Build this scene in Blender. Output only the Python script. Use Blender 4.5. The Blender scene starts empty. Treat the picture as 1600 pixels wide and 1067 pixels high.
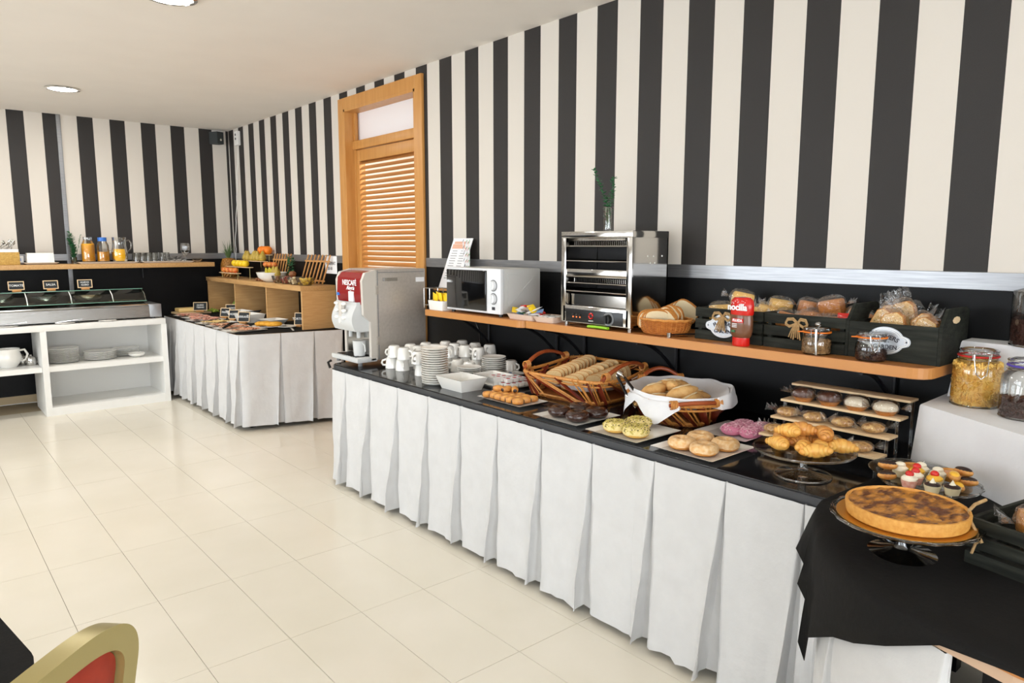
import bpy, bmesh, math, random
from mathutils import Vector, Matrix, noise
from math import pi, sin, cos, radians
random.seed(7)
S = bpy.context.scene
COL = S.collection
# ---------------- camera ----------------
cam = bpy.data.cameras.new('camera'); camo = bpy.data.objects.new('camera', cam); COL.objects.link(camo)
camo.location = (-2.7378, -7.7604, 1.44); camo.rotation_euler = (1.4361, -0.0006, -0.7074)
cam.sensor_width = 36; cam.lens = 36*1117.4167/1600; cam.clip_start = .02
S.camera = camo
# ---------------- world, exposure ----------------
W = bpy.data.worlds.new('world'); S.world = W; W.use_nodes = True
W.node_tree.nodes['Background'].inputs[0].default_value = (.80, .90, 1, 1)
W.node_tree.nodes['Background'].inputs[1].default_value = 5.0
S.view_settings.view_transform = 'Standard'; S.view_settings.look = 'None'
S.view_settings.exposure = 0.08; S.view_settings.gamma = 1; S.view_settings.use_curve_mapping = False
LAMPS = [(-1.676, -1.30), (-1.64, -3.98), (-1.64, -6.60), (-1.64, -9.2), (-4.4, -1.30), (-4.4, -3.98), (-4.4, -6.60), (-4.4, -9.2)]
LAMP_W = 7.5; CEIL_Z = 2.606
for i, (x, y) in enumerate(LAMPS):
    l = bpy.data.lights.new('downlight_lamp', 'AREA'); l.shape = 'DISK'; l.size = .19; l.energy = LAMP_W*(2.5 if y > -2 else 1.5 if y > -5 else .25)
    l.color = (1, .965, .91)
    o = bpy.data.objects.new('downlight_lamp', l); o.location = (x, y, CEIL_Z-.012); COL.objects.link(o)
WINDOWS = [(-5.3, -3.95), (-3.65, -2.3), (-2.0, -.65), (-8.2, -6.6), (-10.4, -8.8)]
for (a, b) in WINDOWS:   # daylight through the real window openings of the left wall
    l = bpy.data.lights.new('window_daylight', 'AREA'); l.shape = 'RECTANGLE'; l.size = 1.75; l.size_y = b-a-.1; l.energy = 30 if a > -6 else 5
    l.color = (.90, .95, 1)
    o = bpy.data.objects.new('window_daylight', l); o.location = (-6.36, (a+b)/2, 1.4); o.rotation_euler = (0, -pi/2-.5, 0); COL.objects.link(o)
REAR_FILL = [(-5.9, -4.4), (-3.95, -2.45), (-2.0, -.5)]
for (a, b) in REAR_FILL:      # frontal fill light, set in unseen windows added behind the camera
    l = bpy.data.lights.new('window_daylight', 'AREA'); l.shape = 'RECTANGLE'; l.size = b-a-.1; l.size_y = 1.75; l.energy = 12 if a > -2.2 else 66
    l.color = (.94, .97, 1)
    o = bpy.data.objects.new('window_daylight', l); o.location = ((a+b)/2, -11.36, 1.4); o.rotation_euler = (pi/2+.35, 0, 0); COL.objects.link(o)
l = bpy.data.lights.new('kitchen_lamp', 'AREA'); l.size = .8; l.energy = 60
o = bpy.data.objects.new('kitchen_lamp', l); o.location = (.9, -3.1, 2.6); COL.objects.link(o)

# ---------------- materials ----------------
def rgb(r, g, b):
    f = lambda c: (c/255/12.92 if c/255 <= .04045 else ((c/255+.055)/1.055)**2.4)
    return (f(r), f(g), f(b), 1)
class N:
    def __init__(s, m): s.t = m.node_tree; s.b = s.t.nodes.get('Principled BSDF')
    def a(s, typ, **kw):
        n = s.t.nodes.new(typ)
        for k, v in kw.items(): setattr(n, k, v)
        return n
    def l(s, o, i): s.t.links.new(o, i)
    def math(s, op, a, b=None):
        n = s.a('ShaderNodeMath', operation=op)
        for i, v in enumerate((a, b)):
            if v is None: continue
            if isinstance(v, (int, float)): n.inputs[i].default_value = v
            else: s.l(v, n.inputs[i])
        return n.outputs[0]
    def mix(s, f, a, b):
        n = s.a('ShaderNodeMix', data_type='RGBA')
        for i, v in ((0, f), (6, a), (7, b)):
            if isinstance(v, (int, float, tuple)): n.inputs[i].default_value = v
            else: s.l(v, n.inputs[i])
        return n.outputs[2]
FS = 1
def mat(name, c, r=.5, metal=0, c2=None, scale=20, bump=0, bscale=None, contrast=1, coat=0, spec=.5, sub=0, stretch=None, detail=4, trans=0, ior=1.45, emit=None, sheen=0):
    scale *= FS; bscale = bscale*FS if bscale else None
    m = bpy.data.materials.new(name); m.use_nodes = True; n = N(m); b = n.b
    b.inputs['Base Color'].default_value = c; b.inputs['Roughness'].default_value = r; b.inputs['Metallic'].default_value = metal
    b.inputs['Specular IOR Level'].default_value = spec; b.inputs['IOR'].default_value = ior
    if coat: b.inputs['Coat Weight'].default_value = coat; b.inputs['Coat Roughness'].default_value = .08
    if sheen: b.inputs['Sheen Weight'].default_value = sheen
    if sub: b.inputs['Subsurface Weight'].default_value = sub; b.inputs['Subsurface Radius'].default_value = (.01, .005, .003)
    if trans: b.inputs['Transmission Weight'].default_value = trans
    if emit: b.inputs['Emission Color'].default_value = c; b.inputs['Emission Strength'].default_value = emit
    if c2 or bump:
        tc = n.a('ShaderNodeTexCoord'); mp = n.a('ShaderNodeMapping'); n.l(tc.outputs['Object'], mp.inputs[0])
        if stretch: mp.inputs['Scale'].default_value = stretch
        if c2:
            t = n.a('ShaderNodeTexNoise'); t.inputs['Scale'].default_value = scale; t.inputs['Detail'].default_value = detail; n.l(mp.outputs[0], t.inputs[0])
            rp = n.a('ShaderNodeMapRange'); h = .22/contrast
            rp.inputs[1].default_value = .5-h; rp.inputs[2].default_value = .5+h; n.l(t.outputs[0], rp.inputs[0])
            n.l(n.mix(rp.outputs[0], c, c2), b.inputs['Base Color'])
        if bump:
            t = n.a('ShaderNodeTexNoise'); t.inputs['Scale'].default_value = bscale or scale; t.inputs['Detail'].default_value = 5; n.l(mp.outputs[0], t.inputs[0])
            bp = n.a('ShaderNodeBump'); bp.inputs['Strength'].default_value = min(1, bump); bp.inputs['Distance'].default_value = .004; n.l(t.outputs[0], bp.inputs['Height']); n.l(bp.outputs[0], b.inputs['Normal'])
    return m
def stripes(name, axis, off, P, w):
    m = mat(name, rgb(226, 219, 208), .6); n = N(m)
    tc = n.a('ShaderNodeTexCoord'); sp = n.a('ShaderNodeSeparateXYZ'); n.l(tc.outputs['Object'], sp.inputs[0])
    v = n.math('FRACT', n.math('DIVIDE', n.math('SUBTRACT', sp.outputs[axis], off), P))
    f = n.math('LESS_THAN', v, w/P)
    t = n.a('ShaderNodeTexNoise'); t.inputs['Scale'].default_value = 420; n.l(tc.outputs['Object'], t.inputs[0])
    dark = n.mix(t.outputs[0], rgb(27, 25, 24), rgb(50, 46, 44))
    n.l(n.mix(f, rgb(213, 206, 196), dark), n.b.inputs['Base Color'])
    return m
def film(name, tint=(1, 1, 1, 1), base=.05, rough=.12):   # cellophane / thin clear plastic
    m = bpy.data.materials.new(name); m.use_nodes = True; n = N(m); n.t.nodes.remove(n.b)
    out = n.t.nodes['Material Output']; tr = n.a('ShaderNodeBsdfTransparent'); tr.inputs[0].default_value = tint
    gl = n.a('ShaderNodeBsdfGlossy'); gl.inputs['Roughness'].default_value = rough; gl.inputs[0].default_value = (1, 1, 1, 1)
    fr = n.a('ShaderNodeLayerWeight'); fr.inputs[0].default_value = .35
    t = n.a('ShaderNodeTexNoise'); t.inputs['Scale'].default_value = 55; tc = n.a('ShaderNodeTexCoord'); n.l(tc.outputs['Object'], t.inputs[0])
    bp = n.a('ShaderNodeBump'); bp.inputs['Strength'].default_value = .8; bp.inputs['Distance'].default_value = .01; n.l(t.outputs[0], bp.inputs['Height'])
    n.l(bp.outputs[0], gl.inputs['Normal']); n.l(bp.outputs[0], fr.inputs['Normal'])
    f = n.math('ADD', n.math('MULTIPLY', fr.outputs['Facing'], .45), base)
    mx = n.a('ShaderNodeMixShader'); n.l(f, mx.inputs[0]); n.l(tr.outputs[0], mx.inputs[1]); n.l(gl.outputs[0], mx.inputs[2]); n.l(mx.outputs[0], out.inputs[0])
    return m
def pane(name, tint, refl=.08):      # thin glass
    m = bpy.data.materials.new(name); m.use_nodes = True; n = N(m); n.t.nodes.remove(n.b)
    out = n.t.nodes['Material Output']; tr = n.a('ShaderNodeBsdfTransparent'); tr.inputs[0].default_value = tint
    gl = n.a('ShaderNodeBsdfGlossy'); gl.inputs['Roughness'].default_value = .02
    fr = n.a('ShaderNodeLayerWeight'); fr.inputs[0].default_value = .3
    f = n.math('ADD', n.math('MULTIPLY', fr.outputs['Fresnel'], .8), refl)
    mx = n.a('ShaderNodeMixShader'); n.l(f, mx.inputs[0]); n.l(tr.outputs[0], mx.inputs[1]); n.l(gl.outputs[0], mx.inputs[2]); n.l(mx.outputs[0], out.inputs[0])
    return m
M = {}
M['wallr'] = stripes('striped_wallpaper_right', 1, -.0227-.1332, .27289, .1332)
M['wallb'] = stripes('striped_wallpaper_back', 0, -1.9066, .2687, .1294)
M['plain'] = mat('cream_wall', rgb(226, 218, 206), .7)
M['ceil'] = mat('ceiling_paint', rgb(240, 234, 226), .8, c2=rgb(236, 230, 222), scale=3)
M['dado'] = mat('black_dado', rgb(8, 9, 11), .45, c2=rgb(15, 16, 18), scale=260, spec=.22)
M['steel'] = mat('brushed_steel', rgb(176, 173, 168), .26, 1, c2=rgb(150, 147, 142), scale=8, stretch=(3, 3, 60), bump=.05, bscale=30)
M['steelm'] = mat('mirror_steel', rgb(196, 194, 190), .10, 1)
M['machine'] = mat('satin_steel', rgb(190, 182, 173), .42, .55, c2=rgb(178, 170, 161), scale=60)
M['strip'] = mat('strip_steel', rgb(160, 161, 163), .30, .72, c2=rgb(136, 137, 140), scale=6, stretch=(1, 1, 25), bump=.04, bscale=12)
M['tile'] = mat('cream_tile', rgb(222, 215, 198), .18, c2=rgb(228, 221, 206), scale=2.2, contrast=1.1, spec=.5)
_n = M['tile'].node_tree; _g = _n.nodes.new('ShaderNodeNewGeometry'); _m = [k for k in _n.nodes if k.type == 'MAPPING'][0]; _n.links.new(_g.outputs['Position'], _m.inputs[0])
M['grout'] = mat('grout', rgb(158, 142, 116), .8)
M['white'] = mat('white_laminate', rgb(236, 235, 231), .35)
M['porc'] = mat('white_porcelain', rgb(242, 240, 234), .12, coat=.4)
M['cloth'] = mat('white_cloth', rgb(208, 208, 208), .85, c2=rgb(202, 202, 202), scale=14, bump=.35, bscale=45, sheen=.2)
M['linen'] = mat('white_linen', rgb(230, 230, 231), .85, c2=rgb(224, 224, 226), scale=9, bump=.9, bscale=22, sheen=.2)
M['blackcloth'] = mat('black_cloth', rgb(15, 15, 15), .85, c2=rgb(24, 23, 22), scale=300, bump=.2, bscale=60, spec=.25)
M['granite'] = mat('black_glossy_top', rgb(15, 15, 17), .09, c2=rgb(30, 30, 33), scale=150, spec=.6)
M['topedge'] = mat('dark_grey_edge', rgb(60, 61, 64), .4)
M['oak'] = mat('light_oak', rgb(214, 172, 118), .42, c2=rgb(198, 152, 96), scale=9, stretch=(1, 1, 14))
M['oakh'] = mat('oak_board', rgb(206, 164, 110), .42, c2=rgb(186, 142, 88), scale=9, stretch=(12, 1, 12))
M['door'] = mat('honey_beech', rgb(204, 148, 82), .34, c2=rgb(192, 134, 68), scale=6, stretch=(6, 6, .7))
M['slat'] = mat('honey_beech_slat', rgb(184, 128, 70), .38, c2=rgb(166, 110, 56), scale=5, stretch=(5, .7, 5))
M['shelf'] = mat('orange_beech_shelf', rgb(188, 126, 70), .35, c2=rgb(170, 108, 56), scale=14, stretch=(6, 1, 6))
M['shelfedge'] = mat('orange_shelf_edge', rgb(196, 134, 72), .35)
M['pine'] = mat('pale_pine', rgb(232, 206, 166), .5, c2=rgb(222, 190, 146), scale=9, stretch=(12, 1, 12))
M['bamboo'] = mat('bamboo', rgb(206, 152, 92), .45, c2=rgb(188, 132, 74), scale=12)
M['crate'] = mat('dark_stained_wood', rgb(48, 50, 43), .7, c2=rgb(20, 22, 19), spec=.25, scale=26, stretch=(1, .25, 3), bump=.3, bscale=60)
M['rope'] = mat('jute_rope', rgb(188, 156, 110), .8, c2=rgb(160, 126, 82), scale=120, bump=.6, bscale=200)
M['wick'] = mat('golden_wicker', rgb(196, 122, 56), .4, c2=rgb(160, 88, 34), scale=60)
M['wickl'] = mat('rattan_binding', rgb(214, 150, 78), .4, c2=rgb(190, 122, 54), scale=60)
M['redw'] = mat('red_brown_splint', rgb(134, 52, 30), .38, c2=rgb(104, 34, 20), scale=20)
M['hand'] = mat('brown_handle_wood', rgb(166, 84, 42), .38, c2=rgb(138, 62, 30), scale=20)
M['darkm'] = mat('dark_metal', rgb(34, 34, 36), .4, .6)
M['black'] = mat('black_plastic', rgb(18, 18, 19), .3)
M['blackg'] = mat('black_glass', rgb(10, 10, 11), .05, coat=.5)
M['mww'] = mat('appliance_white', rgb(226, 228, 230), .3)
M['mwside'] = mat('appliance_grey_side', rgb(196, 196, 193), .4)
M['lightgrey'] = mat('light_grey_plastic', rgb(206, 208, 208), .25)
M['cream'] = mat('warm_grey_plastic', rgb(205, 199, 190), .3)
M['redp'] = mat('deep_red_panel', rgb(140, 24, 26), .25)
M['red'] = mat('bright_red_plastic', rgb(206, 30, 22), .25, coat=.3)
M['blue'] = mat('blue_plastic', rgb(50, 110, 196), .3)
M['choco'] = mat('cocoa_spread', rgb(112, 72, 48), .3, coat=.4)
M['glass'] = mat('clear_glass', (1, 1, 1, 1), .01, trans=1, ior=1.45)
M['tglass'] = pane('thin_clear_glass', (.96, .97, .96, 1))
M['gglass'] = pane('greenish_glass', (.82, .93, .88, 1), .06)
M['wpane'] = pane('window_glass', (.98, .98, .98, 1), .03)
M['film'] = film('cellophane')
M['juice'] = mat('orange_juice', rgb(236, 168, 22), .3, c2=rgb(224, 152, 18), scale=9)
M['juicey'] = mat('yellow_juice', rgb(246, 184, 20), .3)
FS = 3
M['crust'] = mat('bread_crust', rgb(206, 142, 66), .6, c2=rgb(182, 112, 46), scale=30, bump=.4, bscale=90)
M['rollm'] = mat('bread_roll_crust', rgb(232, 194, 132), .62, c2=rgb(210, 150, 80), scale=9, bump=.6, bscale=60)
M['crumb'] = mat('white_crumb', rgb(240, 224, 188), .8, c2=rgb(232, 210, 166), scale=90, bump=.6, bscale=150)
M['toastc'] = mat('pale_toast_crumb', rgb(226, 198, 150), .8, c2=rgb(214, 180, 126), scale=60, bump=.6, bscale=120)
M['crois'] = mat('golden_croissant', rgb(222, 162, 82), .38, c2=rgb(182, 106, 42), scale=16, bump=.3, bscale=60, coat=.25)
M['croisl'] = mat('pale_croissant', rgb(238, 190, 100), .4, c2=rgb(216, 140, 50), scale=16, bump=.3, bscale=60, coat=.2)
M['donut'] = mat('donut_dough', rgb(222, 160, 84), .55, c2=rgb(204, 134, 60), scale=18, bump=.3, bscale=60)
M['donuts'] = mat('sugar_glazed_top', rgb(220, 168, 104), .4, c2=rgb(238, 208, 164), scale=26, bump=.4, bscale=70, contrast=1.2)
M['dchoc'] = mat('chocolate_icing', rgb(58, 30, 22), .22, c2=rgb(44, 22, 16), scale=16, coat=.4)
M['pistic'] = mat('yellow_icing', rgb(234, 216, 158), .5, c2=rgb(220, 198, 120), scale=60)
M['spg'] = mat('chopped_pistachio', rgb(226, 208, 122), .6, c2=rgb(172, 156, 66), scale=90)
M['spd'] = mat('dark_crumbs', rgb(66, 54, 30), .6)
M['pinkic'] = mat('pink_icing', rgb(212, 128, 158), .45)
M['pinksp'] = mat('pink_sprinkles', rgb(250, 214, 224), .4, c2=rgb(176, 60, 108), scale=40)
M['dkchoc'] = mat('dark_filling', rgb(44, 26, 20), .35)
M['ham'] = mat('sliced_ham', rgb(216, 140, 120), .5, c2=rgb(236, 190, 170), scale=26, contrast=1.6)
M['ham2'] = mat('cured_ham', rgb(190, 96, 66), .5, c2=rgb(232, 196, 160), scale=24, contrast=1.8)
M['chz'] = mat('sliced_cheese', rgb(236, 206, 140), .5)
M['omel'] = mat('omelette', rgb(236, 180, 60), .5, c2=rgb(214, 146, 36), scale=30, bump=.4, bscale=70)
M['green'] = mat('leaf_green', rgb(38, 92, 56), .5, c2=rgb(62, 122, 76), scale=40)
M['melon'] = mat('melon_rind', rgb(122, 140, 60), .5, c2=rgb(84, 108, 40), scale=16)
M['grape'] = mat('green_grape', rgb(150, 170, 66), .3)
M['redfruit'] = mat('red_fruit', rgb(150, 26, 34), .3)
M['orange'] = mat('orange_peel', rgb(236, 124, 16), .45, bump=.3, bscale=160)
M['apple'] = mat('red_yellow_apple', rgb(222, 150, 66), .35, c2=rgb(196, 70, 40), scale=9)
M['yellow'] = mat('yellow_apple', rgb(238, 200, 34), .35)
M['pear'] = mat('pear_skin', rgb(200, 166, 66), .45, c2=rgb(150, 132, 56), scale=16)
M['banana'] = mat('banana_peel', rgb(208, 190, 46), .45, c2=rgb(176, 168, 44), scale=12)
M['pinea'] = mat('pineapple_skin', rgb(190, 128, 52), .6, c2=rgb(112, 82, 34), scale=40)
M['pineg'] = mat('pineapple_leaf', rgb(84, 108, 66), .5)
M['pinef'] = mat('pineapple_pieces', rgb(244, 208, 60), .4, c2=rgb(232, 184, 40), scale=30)
M['nut'] = mat('walnut_shell', rgb(150, 98, 58), .6, c2=rgb(116, 70, 38), scale=50)
FS = 1
M['chalk'] = mat('chalkboard', rgb(34, 38, 40), .7)
M['chalkw'] = mat('chalk', rgb(220, 222, 222), .8)
M['paper'] = mat('white_paper', rgb(240, 240, 242), .7)
M['ink'] = mat('dark_ink', rgb(60, 60, 66), .7)
M['inkl'] = mat('pale_grey_ink', rgb(166, 166, 168), .7)
M['inkp'] = mat('salmon_ink', rgb(226, 176, 150), .7)
M['cflake'] = mat('corn_flakes', rgb(238, 182, 76), .6, c2=rgb(250, 214, 124), scale=60)
M['cchoc'] = mat('chocolate_cereal', rgb(96, 56, 44), .6, c2=rgb(64, 36, 28), scale=60)
M['granola'] = mat('granola', rgb(196, 156, 104), .6, c2=rgb(124, 88, 56), scale=70)
M['raisin'] = mat('dark_raisins', rgb(58, 32, 28), .5)
M['rubo'] = mat('orange_rubber', rgb(226, 120, 26), .5)
M['rubr'] = mat('red_rubber', rgb(196, 44, 40), .5)
M['rubv'] = mat('violet_rubber', rgb(88, 70, 170), .5)
FS = 3
M['cake'] = mat('sponge_cake', rgb(196, 130, 62), .7, c2=rgb(168, 100, 44), scale=50, bump=.4, bscale=120)
M['cakey'] = mat('yellow_sponge', rgb(232, 190, 104), .7, c2=rgb(216, 166, 76), scale=50, bump=.4, bscale=120)
M['seedb'] = mat('seeded_bread', rgb(232, 200, 144), .7, c2=rgb(206, 160, 98), scale=40, bump=.4, bscale=120)
M['muffw'] = mat('white_icing', rgb(228, 218, 198), .5, c2=rgb(214, 200, 172), scale=30)
M['muffd'] = mat('cocoa_crust', rgb(96, 60, 48), .5, c2=rgb(70, 40, 32), scale=30)
M['nutty'] = mat('nut_topping', rgb(230, 190, 122), .55, c2=rgb(160, 100, 44), scale=28, bump=1, bscale=30, contrast=1.4)
M['tartc'] = mat('tart_pastry', rgb(218, 162, 80), .55, c2=rgb(200, 136, 56), scale=30, bump=.3, bscale=80)
M['tartf'] = mat('baked_apple_filling', rgb(206, 138, 46), .35, c2=rgb(98, 48, 20), scale=9, contrast=2.2, bump=.9, bscale=22, stretch=(1, 1.9, 1), coat=.3)
FS = 1
M['gold'] = mat('gold_card', rgb(200, 140, 50), .35, .6)
M['custard'] = mat('custard', rgb(244, 190, 60), .35, coat=.3)
M['whip'] = mat('whipped_cream', rgb(246, 238, 216), .5)
M['cherry'] = mat('glace_cherry', rgb(214, 30, 26), .15, coat=.6)
M['cupc'] = mat('pale_wafer_cup', rgb(228, 212, 172), .6)
M['goldf'] = mat('brushed_gold_frame', rgb(172, 158, 102), .32, .5)
M['redup'] = mat('red_upholstery', rgb(172, 60, 36), .75, c2=rgb(156, 48, 30), scale=30)
M['lime'] = mat('lime_plastic', rgb(150, 206, 40), .35)
M['yelw'] = mat('yellow_wrapper', rgb(246, 208, 30), .3)
M['brownp'] = mat('brown_print', rgb(150, 84, 50), .4)
M['lemit'] = mat('lit_diffuser', (1, .98, .94, 1), .4, emit=9)
M['led'] = mat('orange_led', rgb(255, 120, 60), .4, emit=1.5)
M['grey'] = mat('mid_grey', rgb(120, 122, 124), .5)
M['spk'] = mat('dark_speaker', rgb(50, 54, 54), .6)
M['skin'] = mat('grey_aluminium', rgb(170, 172, 176), .35, .8)
M['sp_blue'] = mat('pale_blue_print', rgb(140, 176, 226), .4)
M['wgranite'] = mat('woven_straw', rgb(208, 170, 92), .7, c2=rgb(168, 128, 60), scale=70, bump=.5, bscale=120)
M['strawg'] = mat('green_stripe', rgb(60, 160, 70), .5)
M['strawr'] = mat('red_stripe', rgb(210, 60, 50), .5)
M['strawn'] = mat('navy_stripe', rgb(28, 52, 80), .5)
M['tan'] = mat('tan_grout_base', rgb(186, 166, 132), .5)
M['paleedge'] = mat('pale_table_edge', rgb(196, 166, 140), .5)
M['peach'] = mat('peach_tray', rgb(226, 204, 186), .4)

# ---------------- mesh helpers ----------------
class MB:
    def __init__(s): s.bm = bmesh.new(); s.mi = 0
    def _f(s, vs):
        try: f = s.bm.faces.new(vs); f.material_index = s.mi; return f
        except ValueError: return None
    def box(s, c, d, rz=0, bev=0, rot=None, taper=1):
        R = rot or Matrix.Rotation(rz, 3, 'Z'); v = []
        for z in (-1, 1):
            k = taper if z > 0 else 1
            for x, y in ((-1, -1), (1, -1), (1, 1), (-1, 1)):
                v.append(s.bm.verts.new(Vector(c)+R@Vector((x*d[0]/2*k, y*d[1]/2*k, z*d[2]/2))))
        fs = [s._f([v[i] for i in q]) for q in ((3, 2, 1, 0), (4, 5, 6, 7), (0, 1, 5, 4), (1, 2, 6, 5), (2, 3, 7, 6), (3, 0, 4, 7))]
        if bev:
            es = list({e for f in fs for e in f.edges})
            r = bmesh.ops.bevel(s.bm, geom=es, offset=bev, segments=2, affect='EDGES', profile=.6)
            for f in r['faces']: f.material_index = s.mi
        return s
    def span(s, a, b, bev=0): return s.box([(a[i]+b[i])/2 for i in range(3)], [abs(b[i]-a[i]) for i in range(3)], bev=bev)
    def lathe(s, prof, c=(0, 0, 0), seg=24, rot=None, sx=1, sy=1, wob=0):
        R = rot or Matrix.Identity(3); rings = []
        for r, z in prof:
            if r < 1e-6: rings.append([s.bm.verts.new(Vector(c)+R@Vector((0, 0, z)))]); continue
            ring = []
            for i in range(seg):
                a = 2*pi*i/seg; k = 1+wob*sin(i*pi)  # sin(i*pi)=0 keeps round
                if wob: k = 1+wob*(1 if i % 2 else -1)
                ring.append(s.bm.verts.new(Vector(c)+R@Vector((r*k*sx*cos(a), r*k*sy*sin(a), z))))
            rings.append(ring)
        for A, B in zip(rings, rings[1:]):
            if len(A) == 1 and len(B) == 1: continue
            for i in range(seg):
                j = (i+1) % seg
                if len(A) == 1: s._f([A[0], B[j], B[i]][::-1])
                elif len(B) == 1: s._f([A[i], A[j], B[0]])
                else: s._f([A[i], A[j], B[j], B[i]])
        return s
    def cyl(s, c, r, h, seg=20, rot=None, r2=None): r2 = r if r2 is None else r2; return s.lathe([(0, 0), (r, 0), (r2, h), (0, h)], c, seg, rot)
    def tube(s, pts, r, seg=8, closed=False, r2=None, flat=1):
        pts = [Vector(p) for p in pts]; n = len(pts); rings = []; up = Vector((0, 0, 1)); prev = None
        for i, p in enumerate(pts):
            if closed: t = pts[(i+1) % n]-pts[i-1]
            else: t = pts[min(i+1, n-1)]-pts[max(i-1, 0)]
            t = t.normalized() if t.length > 1e-9 else Vector((0, 0, 1))
            if prev is None:
                a = t.cross(up)
                if a.length < 1e-3: a = t.cross(Vector((1, 0, 0)))
            else: a = prev-t*prev.dot(t)
            a = a.normalized() if a.length > 1e-9 else t.orthogonal().normalized(); prev = a; b = t.cross(a)
            rr = r(i/(n-1)) if callable(r) else (r if r2 is None else r+(r2-r)*i/(n-1))
            rings.append([s.bm.verts.new(p+a*rr*cos(2*pi*k/seg)+b*rr*flat*sin(2*pi*k/seg)) for k in range(seg)])
        m = n if closed else n-1
        for i in range(m):
            A, B = rings[i], rings[(i+1) % n]
            for k in range(seg): s._f([A[k], A[(k+1) % seg], B[(k+1) % seg], B[k]])
        if not closed: s._f(rings[0][::-1]); s._f(rings[-1])
        return s
    def ell(s, c, d, rot=None, seg=16, rings=10, fn=None):
        R = rot or Matrix.Identity(3); rs = []
        for j in range(rings+1):
            th = pi*j/rings; ring = []
            for i in range(1 if j in (0, rings) else seg):
                a = 2*pi*i/seg; p = Vector((sin(th)*cos(a), sin(th)*sin(a), cos(th)))
                if fn: p = fn(p)
                ring.append(s.bm.verts.new(Vector(c)+R@Vector((p.x*d[0], p.y*d[1], p.z*d[2]))))
            rs.append(ring)
        for A, B in zip(rs, rs[1:]):
            for i in range(seg):
                j = (i+1) % seg
                if len(A) == 1: s._f([A[0], B[i], B[j]])
                elif len(B) == 1: s._f([A[i], B[0], A[j]])
                else: s._f([A[i], B[i], B[j], A[j]])
        return s
    def prism(s, poly, z0, z1, T=None):
        T = T or Matrix.Identity(4)
        a = [s.bm.verts.new(T@Vector((x, y, z0))) for x, y in poly]; b = [s.bm.verts.new(T@Vector((x, y, z1))) for x, y in poly]
        s._f(a[::-1]); s._f(b); n = len(poly)
        for i in range(n): s._f([a[i], a[(i+1) % n], b[(i+1) % n], b[i]])
        return s
    def grid(s, fn, nu, nv, wrap=False):
        V = [[s.bm.verts.new(fn(i/nu, j/nv)) for j in range(nv+1)] for i in range(nu if wrap else nu+1)]
        for i in range(nu):
            A = V[i]; B = V[(i+1) % len(V)]
            for j in range(nv): s._f([A[j], B[j], B[j+1], A[j+1]])
        return s
    def torus(s, c, R, r, seg=24, seg2=10, sz=1, a0=0, a1=2*pi, rot=None):
        Q = rot or Matrix.Identity(3)
        def f(u, v):
            a = 2*pi*u; b = a0+(a1-a0)*v
            return Vector(c)+Q@Vector(((R+r*cos(b))*cos(a), (R+r*cos(b))*sin(a), r*sz*sin(b)))
        return s.grid(f, seg, seg2, wrap=True)
    def build(s, name, mats, parent=None, smooth=True, loc=None, ang=40):
        bmesh.ops.remove_doubles(s.bm, verts=s.bm.verts, dist=1e-6)
        bmesh.ops.recalc_face_normals(s.bm, faces=s.bm.faces)
        me = bpy.data.meshes.new(name); s.bm.to_mesh(me); s.bm.free()
        for m in (mats if isinstance(mats, (list, tuple)) else [mats]): me.materials.append(M[m] if isinstance(m, str) else m)
        if smooth:
            for p in me.polygons: p.use_smooth = True
            me.set_sharp_from_angle(angle=radians(ang))
        o = bpy.data.objects.new(name, me); COL.objects.link(o)
        if parent: o.parent = parent
        if loc: o.location = loc
        return o
def tag(o, label=None, cat=None, group=None, kind=None):
    if label: o['label'] = label
    if cat: o['category'] = cat
    if group: o['group'] = group
    if kind: o['kind'] = kind
    return o
def thing(name, label, cat, loc=(0, 0, 0), rz=0, group=None, rot=None):
    o = bpy.data.objects.new(name, None); COL.objects.link(o); o.empty_display_size = .02
    o.location = loc; o.rotation_euler = rot or (0, 0, rz)
    return tag(o, label, cat, group)
def kids(o): return KID.get(o.name, None) or [c for c in bpy.data.objects if c.parent == o]
KID = {}
def dup(root, loc, rz=None, label=None, group=None, rot=None, scale=None):
    r = root.copy(); COL.objects.link(r); r.location = loc
    if rot is not None: r.rotation_euler = rot
    elif rz is not None: r.rotation_euler = (0, 0, rz)
    if scale: r.scale = (scale,)*3 if isinstance(scale, (int, float)) else scale
    if label: r['label'] = label
    if group: r['group'] = group
    for ch in PROTO[root.name]:
        c = ch[0].copy(); COL.objects.link(c); c.parent = r
        for g in ch[1]: d = g.copy(); COL.objects.link(d); d.parent = c
    return r
PROTO = {}
def proto(root):
    PROTO[root.name] = [(c, [g for g in bpy.data.objects if g.parent == c]) for c in bpy.data.objects if c.parent == root]
    return root
ORD = ['first', 'second', 'third', 'fourth', 'fifth', 'sixth', 'seventh', 'eighth', 'ninth', 'tenth', 'eleventh', 'twelfth', 'thirteenth', 'fourteenth', 'fifteenth', 'sixteenth', 'seventeenth', 'eighteenth', 'nineteenth', 'twentieth']
def nth(i): return ORD[i]
class Placer:      # the first placement moves the prototype itself, later ones copy it
    def __init__(s, root): s.r = proto(root); s.used = False
    def put(s, loc, rz=0, label=None, group=None, rot=None, scale=None):
        if s.used: return dup(s.r, loc, rz, label, group, rot, scale)
        s.used = True; s.r.location = loc; s.r.rotation_euler = rot or (0, 0, rz)
        if scale: s.r.scale = (scale,)*3 if isinstance(scale, (int, float)) else scale
        if label: s.r['label'] = label
        if group: s.r['group'] = group
        return s.r
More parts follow.
